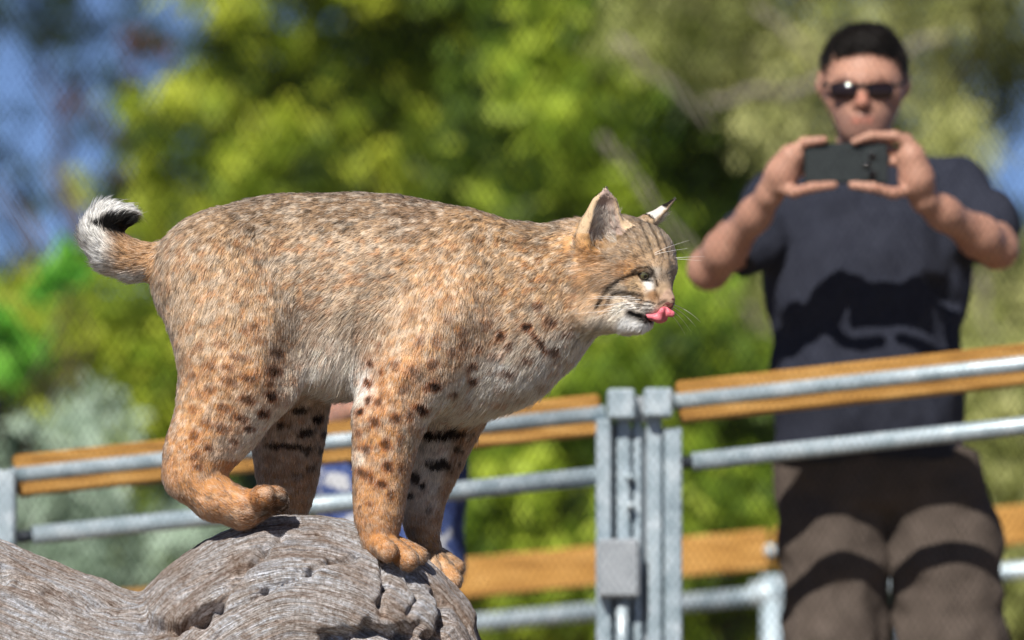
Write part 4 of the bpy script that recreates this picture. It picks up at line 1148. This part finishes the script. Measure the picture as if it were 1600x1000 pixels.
M_hair = noise_mat('short_black_hair', [(0.3, (0.010, 0.009, 0.009)), (0.7, (0.028, 0.024, 0.022))], scale=80, rough=0.55, bump=1.0, bump_scale=260, dist=0.004)
M_lens = noise_mat('tinted_lens', [(0.3, (0.012, 0.006, 0.006)), (0.7, (0.016, 0.008, 0.008))], rough=0.08, bump=0, spec=0.6)
M_frame = noise_mat('black_frame', [(0.3, (0.012, 0.012, 0.013)), (0.7, (0.02, 0.02, 0.022))], rough=0.3, bump=0)
M_lip = noise_mat('lips', [(0.3, (0.45, 0.17, 0.15)), (0.7, (0.52, 0.21, 0.19))], rough=0.45, bump=0.1)
M_shoe = noise_mat('dark_shoe', [(0.3, (0.03, 0.03, 0.03)), (0.7, (0.06, 0.055, 0.05))], rough=0.7, bump=0.2)

_nt = M_skinp.node_tree; _b = _nt.nodes['Principled BSDF']; _src = _b.inputs['Base Color'].links[0].from_socket
M_skin_face = M_skinp.copy()
_nt = M_skin_face.node_tree; _b = _nt.nodes['Principled BSDF']; _src = _b.inputs['Base Color'].links[0].from_socket
_at = nd(_nt, 'ShaderNodeAttribute', attribute_name='tint'); _mx = nd(_nt, 'ShaderNodeMix', data_type='RGBA', blend_type='MULTIPLY'); _mx.inputs[0].default_value = 1.0
_nt.links.new(_src, _mx.inputs[6]); _nt.links.new(_at.outputs['Color'], _mx.inputs[7]); _nt.links.new(_mx.outputs[2], _b.inputs['Base Color'])
def person_fields(lo, hi, h): return Field(lo, hi, h)
def run(f, P, k=0.03, grow=0.0, M=None):
    for (a, ra), (b_, rb) in zip(P[:-1], P[1:]): f.cone(a, b_, (ra + grow) * mm, (rb + grow) * mm, k, M)
def finish(f, name, mat, parent, it=2, fold=None):
    V, Q = f.mesh(); V = relax(V, Q, it)
    if fold is not None:
        N, _ = normals(V, Q); V = V + N * fold(V, N)[:, None]
    return link(name, mesh_np(name, V, Q), mat, parent)
def p_(px, py, dy, r): return (W(px, py, D_MAN + dy * mm), r)
floor_z = FLOOR(MAN_X)
foot = np.array((MAN_X, D_MAN + 0.02, floor_z))
man = tag(empty('person', foot), 'dark-haired man in sunglasses and charcoal t-shirt holding up a phone behind the railing', 'person')
lo = W(1020, 1480, D_MAN) + (0, -0.52, 0); hi = W(1640, 0, D_MAN) + (0, 0.25, 0); lo[2] = floor_z - 0.02
bf = Field(lo, hi, 0.0055)
yflat = np.diag((1, 1.35, 1))
# head
run(bf, [p_(1350, 104, 8, 80), p_(1350, 122, -8, 78)], 0.03)
run(bf, [p_(1349, 150, -28, 66), p_(1348, 190, -52, 40), p_(1348, 203, -62, 30)], 0.03)
run(bf, [p_(1324, 160, -22, 37), p_(1333, 196, -40, 24)], 0.03); run(bf, [p_(1373, 160, -22, 37), p_(1364, 196, -40, 24)], 0.03)
run(bf, [p_(1348, 134, -90, 8), p_(1347, 160, -112, 12)], 0.012); run(bf, [p_(1338, 163, -98, 8), p_(1356, 163, -98, 8)], 0.01)
run(bf, [p_(1315, 125, -76, 11), p_(1348, 123, -84, 11), p_(1381, 125, -76, 11)], 0.016)
run(bf, [p_(1333, 184, -90, 6), p_(1347, 182, -96, 7), p_(1361, 184, -90, 6)], 0.008); run(bf, [p_(1336, 191, -89, 6), p_(1347, 193, -93, 8), p_(1359, 191, -89, 6)], 0.006)
for s in (-1, 1):
    run(bf, [p_(1349 + 65 * s, 120, 8, 13), p_(1349 + 66 * s, 136, 4, 14), p_(1349 + 62 * s, 150, 0, 9)], 0.008, 0, np.diag((1.4, 0.8, 1)))
run(bf, [p_(1350, 190, 14, 54), p_(1352, 262, 28, 58)], 0.03)
# trunk and legs inside the clothes
run(bf, [p_(1262, 322, 32, 58), p_(1440, 320, 32, 58)], 0.05)
run(bf, [p_(1355, 336, 34, 88), p_(1355, 470, 24, 104), p_(1358, 640, 20, 112)], 0.05)
run(bf, [p_(1306, 480, 20, 70), p_(1310, 700, 25, 76), p_(1300, 960, 25, 62), p_(1302, 1180, 30, 48), p_(1302, 1400, 50, 36)], 0.05)
run(bf, [p_(1406, 480, 20, 70), p_(1436, 700, 25, 74), p_(1478, 960, 25, 62), p_(1485, 1180, 30, 48), p_(1488, 1400, 50, 36)], 0.05)
# arms: upper arm, forearm, wrist, palm
run(bf, [p_(1216, 322, 22, 54), p_(1150, 380, -70, 42), p_(1108, 420, -140, 36)], 0.03)
run(bf, [p_(1108, 420, -140, 36), p_(1134, 390, -205, 37), p_(1180, 335, -300, 28), p_(1200, 308, -345, 24)], 0.03)
run(bf, [p_(1502, 318, 22, 54), p_(1543, 356, -80, 42), p_(1558, 388, -150, 36)], 0.03)
run(bf, [p_(1558, 388, -150, 36), p_(1530, 370, -215, 37), p_(1474, 333, -310, 28), p_(1446, 314, -350, 24)], 0.03)
# his right hand (towards the double post)
run(bf, [p_(1204, 300, -352, 26), p_(1222, 272, -375, 31), p_(1236, 246, -388, 26)], 0.014)
def finger(pts, r=9.5, k=0.006): run(bf, [p_(*q, r * (1.12 - 0.10 * i)) for i, q in enumerate(pts)], k)
finger([(1232, 240, -385), (1256, 222, -396), (1288, 219, -402)])
finger([(1230, 250, -372), (1252, 232, -372), (1282, 234, -376)])
finger([(1228, 262, -366), (1252, 250, -364), (1280, 252, -374)])
finger([(1226, 276, -366), (1250, 268, -366), (1276, 268, -376)], 8.5)
finger([(1216, 292, -380), (1240, 300, -402), (1270, 293, -416), (1303, 289, -415)], 11)
# his left hand
run(bf, [p_(1442, 310, -356, 26), p_(1432, 280, -376, 32), p_(1424, 246, -386, 28)], 0.014)
finger([(1428, 234, -392), (1400, 212, -400), (1360, 212, -402), (1334, 222, -404)])
finger([(1434, 238, -380), (1416, 216, -384), (1390, 218, -380), (1366, 232, -376)])
finger([(1436, 250, -370), (1416, 234, -368), (1388, 238, -372)])
finger([(1434, 266, -366), (1412, 254, -364), (1390, 254, -374)], 8.5)
finger([(1424, 296, -384), (1396, 302, -404), (1364, 293, -416), (1331, 289, -415)], 11)
mb = finish(bf, 'body', M_skin_face, man, 1)
co = np.empty(len(mb.data.vertices) * 3, np.float32); mb.data.vertices.foreach_get('co', co); co = co.reshape(-1, 3).astype(float)
tint = np.ones((len(co), 4), np.float32)
def dab(px, py, dy, r, c, k=1.0):
    d = np.linalg.norm((co - W(px, py, D_MAN + dy * mm)) * (1, 0.6, 1), axis=1)
    w_ = np.clip((r * mm - d) / (r * mm * 0.45), 0, 1)[:, None] * k
    tint[:, :3] = tint[:, :3] * (1 - w_) + np.array(c) * w_
for q in (1325, 1348, 1371): dab(q, 200, -70, 40, (0.62, 0.64, 0.70), 0.8)
for q in (1312, 1385): dab(q, 182, -40, 36, (0.66, 0.68, 0.74), 0.7)
dab(1347, 176, -95, 14, (0.62, 0.62, 0.66), 0.7)
for q in (1335, 1341, 1347, 1353, 1359): dab(q, 188, -94, 9, (0.92, 0.66, 0.68), 0.9)
for q in (1341, 1347, 1353): dab(q, 187, -99, 3, (0.35, 0.22, 0.22), 1.0)
for q in (1318, 1376): dab(q, 126, -80, 16, (0.35, 0.3, 0.3), 0.8)
dab(1347, 156, -108, 20, (1.1, 0.82, 0.8), 0.6)
ca = mb.data.color_attributes.new('tint', 'FLOAT_COLOR', 'POINT'); ca.data.foreach_set('color', tint.ravel())
# t-shirt
sf = Field(W(1080, 790, D_MAN) + (0, -0.32, 0), W(1640, 220, D_MAN) + (0, 0.26, 0), 0.007)
run(sf, [p_(1268, 326, 32, 78), p_(1436, 322, 32, 80)], 0.06)
run(sf, [p_(1310, 290, 28, 62), p_(1392, 290, 28, 62)], 0.06)
run(sf, [p_(1284, 330, 28, 96), p_(1288, 450, 18, 98), p_(1292, 600, 18, 100), p_(1292, 735, 20, 104)], 0.06, 0, np.diag((1, 0.92, 1)))
run(sf, [p_(1424, 330, 28, 96), p_(1420, 450, 18, 98), p_(1424, 600, 18, 100), p_(1430, 735, 20, 104)], 0.06, 0, np.diag((1, 0.92, 1)))
run(sf, [p_(1355, 318, 26, 104), p_(1355, 420, 12, 116), p_(1355, 640, 5, 122)], 0.06)
run(sf, [p_(1216, 322, 22, 70), p_(1170, 370, -52, 60), p_(1150, 398, -84, 58)], 0.04)
run(sf, [p_(1500, 318, 22, 70), p_(1534, 352, -60, 58), p_(1544, 374, -92, 56)], 0.04)
sf.cone(*[p_(1350, 190, 0, 0)[0], p_(1351, 214, 18, 0)[0]], 62 * mm, 60 * mm, 0.012, cut=True)
hem = W(1360, 718, D_MAN)[2]
zz = sf.lo[2] + sf.h * np.arange(sf.n[2]); sf.F = np.maximum(sf.F, (hem - zz)[None, None, :].astype(np.float32))
for (a, b_) in ((p_(1166, 366, -52, 0)[0], p_(1146, 396, -84, 0)[0]), (p_(1540, 350, -60, 0)[0], p_(1550, 372, -92, 0)[0])):
    ax_ = unit(b_ - a); X, Y, Z = np.meshgrid(*[np.float32(sf.lo[i] + sf.h * np.arange(sf.n[i])) for i in range(3)], indexing='ij', sparse=True)
    cutp = ((X - b_[0]) * ax_[0] + (Y - b_[1]) * ax_[1] + (Z - b_[2]) * ax_[2]) - 0.022
    near_ = np.sqrt((X - b_[0]) ** 2 + (Y - b_[1]) ** 2 + (Z - b_[2]) ** 2) < 0.16
    sf.F = np.where(near_, np.maximum(sf.F, cutp), sf.F).astype(np.float32)
fold = lambda V, N: 0.034 * (vnoise(V * (1.0, 1, 0.3), 11) - 0.5) + 0.014 * (vnoise(V * (1, 1, 0.6) + 4, 30) - 0.5)
finish(sf, 't_shirt', M_shirt, man, 2, fold)
# trousers
tf_ = Field(W(1130, 1480, D_MAN) + (0, -0.24, 0), W(1640, 690, D_MAN) + (0, 0.26, 0), 0.008)
run(tf_, [p_(1308, 726, 22, 102), p_(1436, 726, 22, 104)], 0.05, 0, np.diag((1, 1.12, 1)))
run(tf_, [p_(1302, 740, 24, 102), p_(1299, 860, 26, 101), p_(1297, 1000, 28, 99), p_(1302, 1200, 30, 88), p_(1304, 1415, 48, 78)], 0.02, 0, np.diag((1, 1.3, 1)))
run(tf_, [p_(1450, 740, 24, 104), p_(1478, 860, 26, 104), p_(1489, 1000, 28, 102), p_(1494, 1200, 30, 90), p_(1494, 1415, 48, 80)], 0.02, 0, np.diag((1, 1.3, 1)))
top = W(1360, 706, D_MAN)[2]; zz = tf_.lo[2] + tf_.h * np.arange(tf_.n[2])
tf_.F = np.maximum(tf_.F, np.maximum(zz - top, floor_z + 0.03 - zz)[None, None, :].astype(np.float32))
fold2 = lambda V, N: 0.034 * (vnoise(V * (1, 1, 0.4), 9) - 0.5) + 0.018 * (vnoise(V * (1, 1, 0.8) + 4, 26) - 0.5)
finish(tf_, 'trousers', M_trousers, man, 2, fold2)
for px in (1304, 1494):
    c = W(px, 1445, D_MAN); c[2] = floor_z
    sh = Field(c + (-0.09, -0.26, -0.0), c + (0.09, 0.14, 0.14), 0.007)
    sh.cone(c + (0, 0.06, 0.05), c + (0, -0.16, 0.038), 0.045, 0.042, 0.02); sh.cone(c + (0, 0.05, 0.08), c + (0, -0.02, 0.07), 0.045, 0.045, 0.02)
    finish(sh, 'shoe', M_shoe, man)
# hair
hfld = Field(W(1260, 150, D_MAN) + (0, -0.14, 0), W(1440, 10, D_MAN) + (0, 0.14, 0), 0.005)
run(hfld, [p_(1350, 106, 10, 82), p_(1350, 116, 4, 81)], 0.02)
run(hfld, [p_(1338, 72, -44, 30), p_(1366, 68, -44, 30)], 0.03)
hfld.cone(p_(1330, 134, -112, 0)[0], p_(1330, 106, -110, 0)[0], 56 * mm, 46 * mm, 0.012, cut=True)
hfld.cone(p_(1368, 134, -112, 0)[0], p_(1368, 106, -110, 0)[0], 56 * mm, 46 * mm, 0.012, cut=True)
hfld.cone(p_(1349, 172, -60, 0)[0], p_(1349, 200, 0, 0)[0], 56 * mm, 70 * mm, 0.012, cut=True)
for s in (-1, 1): hfld.cone(p_(1350 + 70 * s, 146, 0, 0)[0], p_(1350 + 66 * s, 166, 0, 0)[0], 20 * mm, 26 * mm, 0.01, cut=True)
hobj = finish(hfld, 'hair', M_hair, man, 1, lambda V, N: 0.007 * (vnoise(V, 90) - 0.5))
hv, hq = hfld.mesh(); hn, ha = normals(hv, hq)
hr = np.random.RandomState(31); fi = hr.choice(len(hq), 9000, p=ha / ha.sum())
rt = hv[hq[fi]].mean(1) + hr.randn(9000, 3) * 0.002; nr = hn[hq[fi, 0]]
dr = nr * 0.8 + np.array((0.1, -0.35, 0.25)) + hr.randn(9000, 3) * 0.35; dr /= np.linalg.norm(dr, axis=1)[:, None]
ll = (0.005 + 0.008 * hr.rand(9000) * np.clip((rt[:, 2] - W(1350, 110, D_MAN)[2]) / 0.06, 0.2, 1))[:, None]
pts = np.stack([rt, rt + dr * ll * 0.5, rt + dr * ll + (0, 0, -0.002)], 1)
hair('strands', pts, np.tile(np.array((0.0009, 0.0008, 0.0003)), (9000, 1)), np.tile(np.array((0.02, 0.016, 0.014)), (9000, 1)), M_fur, hobj, nr)
# sunglasses
gl = empty('sunglasses', W(1347, 141, D_MAN - 0.1)); gl.parent = man; gl.location = Vector(gl.location) - man.location
def lens(cx):
    f = Field(W(cx - 36, 168, D_MAN) + (0, -0.13, 0), W(cx + 36, 116, D_MAN) + (0, -0.04, 0), 0.003)
    f.cone(p_(cx - 11, 141, -93 if cx > 1347 else -86, 0)[0], p_(cx + 11, 141, -86 if cx > 1347 else -93, 0)[0], 18 * mm, 18 * mm, 0.004, np.diag((1, 2.6, 1)))
    finish(f, 'lens', M_lens, gl)
lens(1321); lens(1373)
MB().tube([W(1335, 134, D_MAN - 0.106), W(1347, 133, D_MAN - 0.11), W(1359, 134, D_MAN - 0.106)], 0.0035, 8).build('bridge', M_frame, gl, True)
for s in (-1, 1):
    MB().tube([W(1347 + 48 * s, 134, D_MAN - 0.088), W(1349 + 63 * s, 131, D_MAN - 0.06), W(1349 + 67 * s, 130, D_MAN + 0.01)], 0.0035, 8).build('temple_arm', M_frame, gl, True)

# ------------------------------------------------------------------ the phone
M_phone = noise_mat('phone_case', [(0.3, (0.018, 0.024, 0.026)), (0.7, (0.028, 0.036, 0.038))], scale=60, rough=0.55, bump=0.1)
M_pglass = noise_mat('phone_glass', [(0.3, (0.006, 0.007, 0.008)), (0.7, (0.009, 0.010, 0.011))], rough=0.08, bump=0, spec=0.6)
D_PH = D_MAN - 0.392
pc = W(1322, 255, D_PH)
ph = tag(empty('phone', pc), 'dark smartphone with a raised camera cluster held sideways by the man', 'phone')
MB().box(pc, (0.158, 0.0085, 0.076), None, 0.003).build('case', M_phone, ph)
MB().box(pc + (0, 0.0048, 0), (0.150, 0.0015, 0.070)).build('screen', M_pglass, ph)
cm = W(1361, 256, D_PH)
MB().box(cm + (0, -0.0052, 0), (0.034, 0.002, 0.060), None, 0.0008).build('camera_plate', M_phone, ph)
M_ring = noise_mat('lens_ring', [(0.3, (0.10, 0.12, 0.13)), (0.7, (0.16, 0.18, 0.19))], rough=0.25, bump=0, metallic=0.6)
for q in (243, 257, 271):
    c = W(1362 if q != 257 else 1354, q, D_PH - 0.007)
    r_ = MB().tube([c, c - (0, 0.003, 0)], 0.0085, 20).build('camera_lens', M_ring, ph, True)
    MB().tube([c - (0, 0.003, 0), c - (0, 0.0036, 0)], 0.0068, 20).build('lens_glass', M_pglass, r_, True)

# ------------------------------------------------------------------ the smaller person behind the cat's legs
D_KID = 11.32
def k_(px, py, dy, r): return (W(px, py, D_KID + dy * mm), r)
kx = W(610, 900, D_KID)[0]; kz = FLOOR(kx)
kid = tag(empty('person', (kx, D_KID, kz)), 'person in blue and white clothes behind the railing, mostly hidden by the bobcat', 'person')
kf = Field(W(470, 1300, D_KID) + (0, -0.30, 0), W(760, 330, D_KID) + (0, 0.2, 0), 0.007)
kf = Field(np.array((W(470, 900, D_KID)[0], D_KID - 0.32, kz)), W(760, 330, D_KID) + (0, 0.2, 0), 0.007)
run(kf, [k_(612, 430, 0, 72), k_(612, 445, -8, 70)], 0.03); run(kf, [k_(612, 470, -20, 58), k_(612, 498, -38, 32)], 0.03)
run(kf, [k_(612, 455, -78, 7), k_(612, 470, -88, 10)], 0.01)
for s in (-1, 1): run(kf, [k_(612 + 57 * s, 450, 5, 12), k_(612 + 56 * s, 466, 2, 9)], 0.008)
run(kf, [k_(612, 490, 8, 42), k_(612, 540, 15, 46)], 0.03)
run(kf, [k_(560, 575, 15, 48), k_(664, 575, 15, 48)], 0.04); run(kf, [k_(612, 600, 10, 80), k_(612, 780, 10, 82)], 0.05)
for s in (-1, 1):
    run(kf, [k_(612 + 66 * s, 580, 12, 40), k_(612 + 90 * s, 640, -60, 30), k_(612 + 84 * s, 655, -130, 27), k_(612 + 66 * s, 648, -215, 22), k_(612 + 56 * s, 640, -255, 22)], 0.02)
    for q in range(4): run(kf, [k_(612 + (56 - 4 * q) * s, 636, -255, 9), k_(612 + (44 - 5 * q) * s, 632 + q, -285, 8), k_(612 + (36 - 5 * q) * s, 642 + q, -300, 7)], 0.005)
    run(kf, [k_(612 + 58 * s, 644, -250, 10), k_(612 + 42 * s, 652, -268, 9)], 0.005)
    run(kf, [k_(612 + 36 * s, 790, 12, 62), k_(612 + 38 * s, 940, 14, 46), k_(612 + 38 * s, 1120, 25, 34), k_(612 + 38 * s, 1180, 30, 32)], 0.03)
finish(kf, 'body', M_skinp, kid, 2)
M_blue, nt, b = new_mat('blue_white_print')
tc = nt.nodes.new('ShaderNodeTexCoord'); vo = nt.nodes.new('ShaderNodeTexNoise'); vo.inputs['Scale'].default_value = 17; vo.inputs['Detail'].default_value = 2
nt.links.new(tc.outputs['Object'], vo.inputs['Vector'])
rp = ramp(nt, [(0.40, (0.025, 0.045, 0.17)), (0.47, (0.04, 0.075, 0.24)), (0.55, (0.08, 0.12, 0.30)), (0.60, (0.55, 0.57, 0.62))], vo.outputs['Fac'])
nt.links.new(rp.outputs[0], b.inputs['Base Color']); b.inputs['Roughness'].default_value = 0.9
ks = Field(np.array((W(470, 900, D_KID)[0], D_KID - 0.2, kz + 0.2)), W(760, 510, D_KID) + (0, 0.2, 0), 0.008)
run(ks, [k_(556, 578, 15, 60), k_(668, 578, 15, 60)], 0.05)
run(ks, [k_(576, 600, 10, 76), k_(570, 740, 10, 84), k_(566, 880, 10, 92)], 0.06); run(ks, [k_(648, 600, 10, 76), k_(654, 740, 10, 84), k_(660, 880, 10, 92)], 0.06)
for s in (-1, 1): run(ks, [k_(612 + 66 * s, 582, 12, 52), k_(612 + 82 * s, 618, -30, 46)], 0.03)
ks.cone(k_(612, 480, 0, 0)[0], k_(612, 546, 4, 0)[0], 54 * mm, 54 * mm, 0.01, cut=True)
hem = W(612, 915, D_KID)[2]; zz = ks.lo[2] + ks.h * np.arange(ks.n[2]); ks.F = np.maximum(ks.F, (hem - zz)[None, None, :].astype(np.float32))
finish(ks, 'shirt', M_blue, kid, 2, lambda V, N: 0.016 * (vnoise(V * (1, 1, 0.5), 12) - 0.5))
M_navy = noise_mat('navy_shorts', [(0.3, (0.012, 0.016, 0.05)), (0.7, (0.02, 0.028, 0.08))], rough=0.9)
kt = Field(np.array((W(470, 900, D_KID)[0], D_KID - 0.2, kz + 0.1)), W(760, 860, D_KID) + (0, 0.2, 0), 0.008)
for s in (-1, 1): run(kt, [k_(612 + 32 * s, 890, 10, 80), k_(612 + 42 * s, 1060, 16, 74)], 0.03)
finish(kt, 'shorts', M_navy, kid, 2)
kh = Field(W(530, 500, D_KID) + (0, -0.12, 0), W(695, 350, D_KID) + (0, 0.14, 0), 0.006)
run(kh, [k_(612, 424, 8, 80), k_(612, 440, 14, 78)], 0.02); kh.cone(k_(612, 450, -80, 0)[0], k_(612, 490, -50, 0)[0], 56 * mm, 66 * mm, 0.012, cut=True)
finish(kh, 'hair', M_hair, kid, 1)
for s in (-1, 1):
    c = np.array((kx + 0.047 * s, D_KID + 0.03, kz))
    sh = Field(c + (-0.07, -0.2, 0), c + (0.07, 0.1, 0.1), 0.007)
    sh.cone(c + (0, 0.03, 0.036), c + (0, -0.12, 0.03), 0.034, 0.032, 0.02)
    finish(sh, 'shoe', M_shoe, kid)
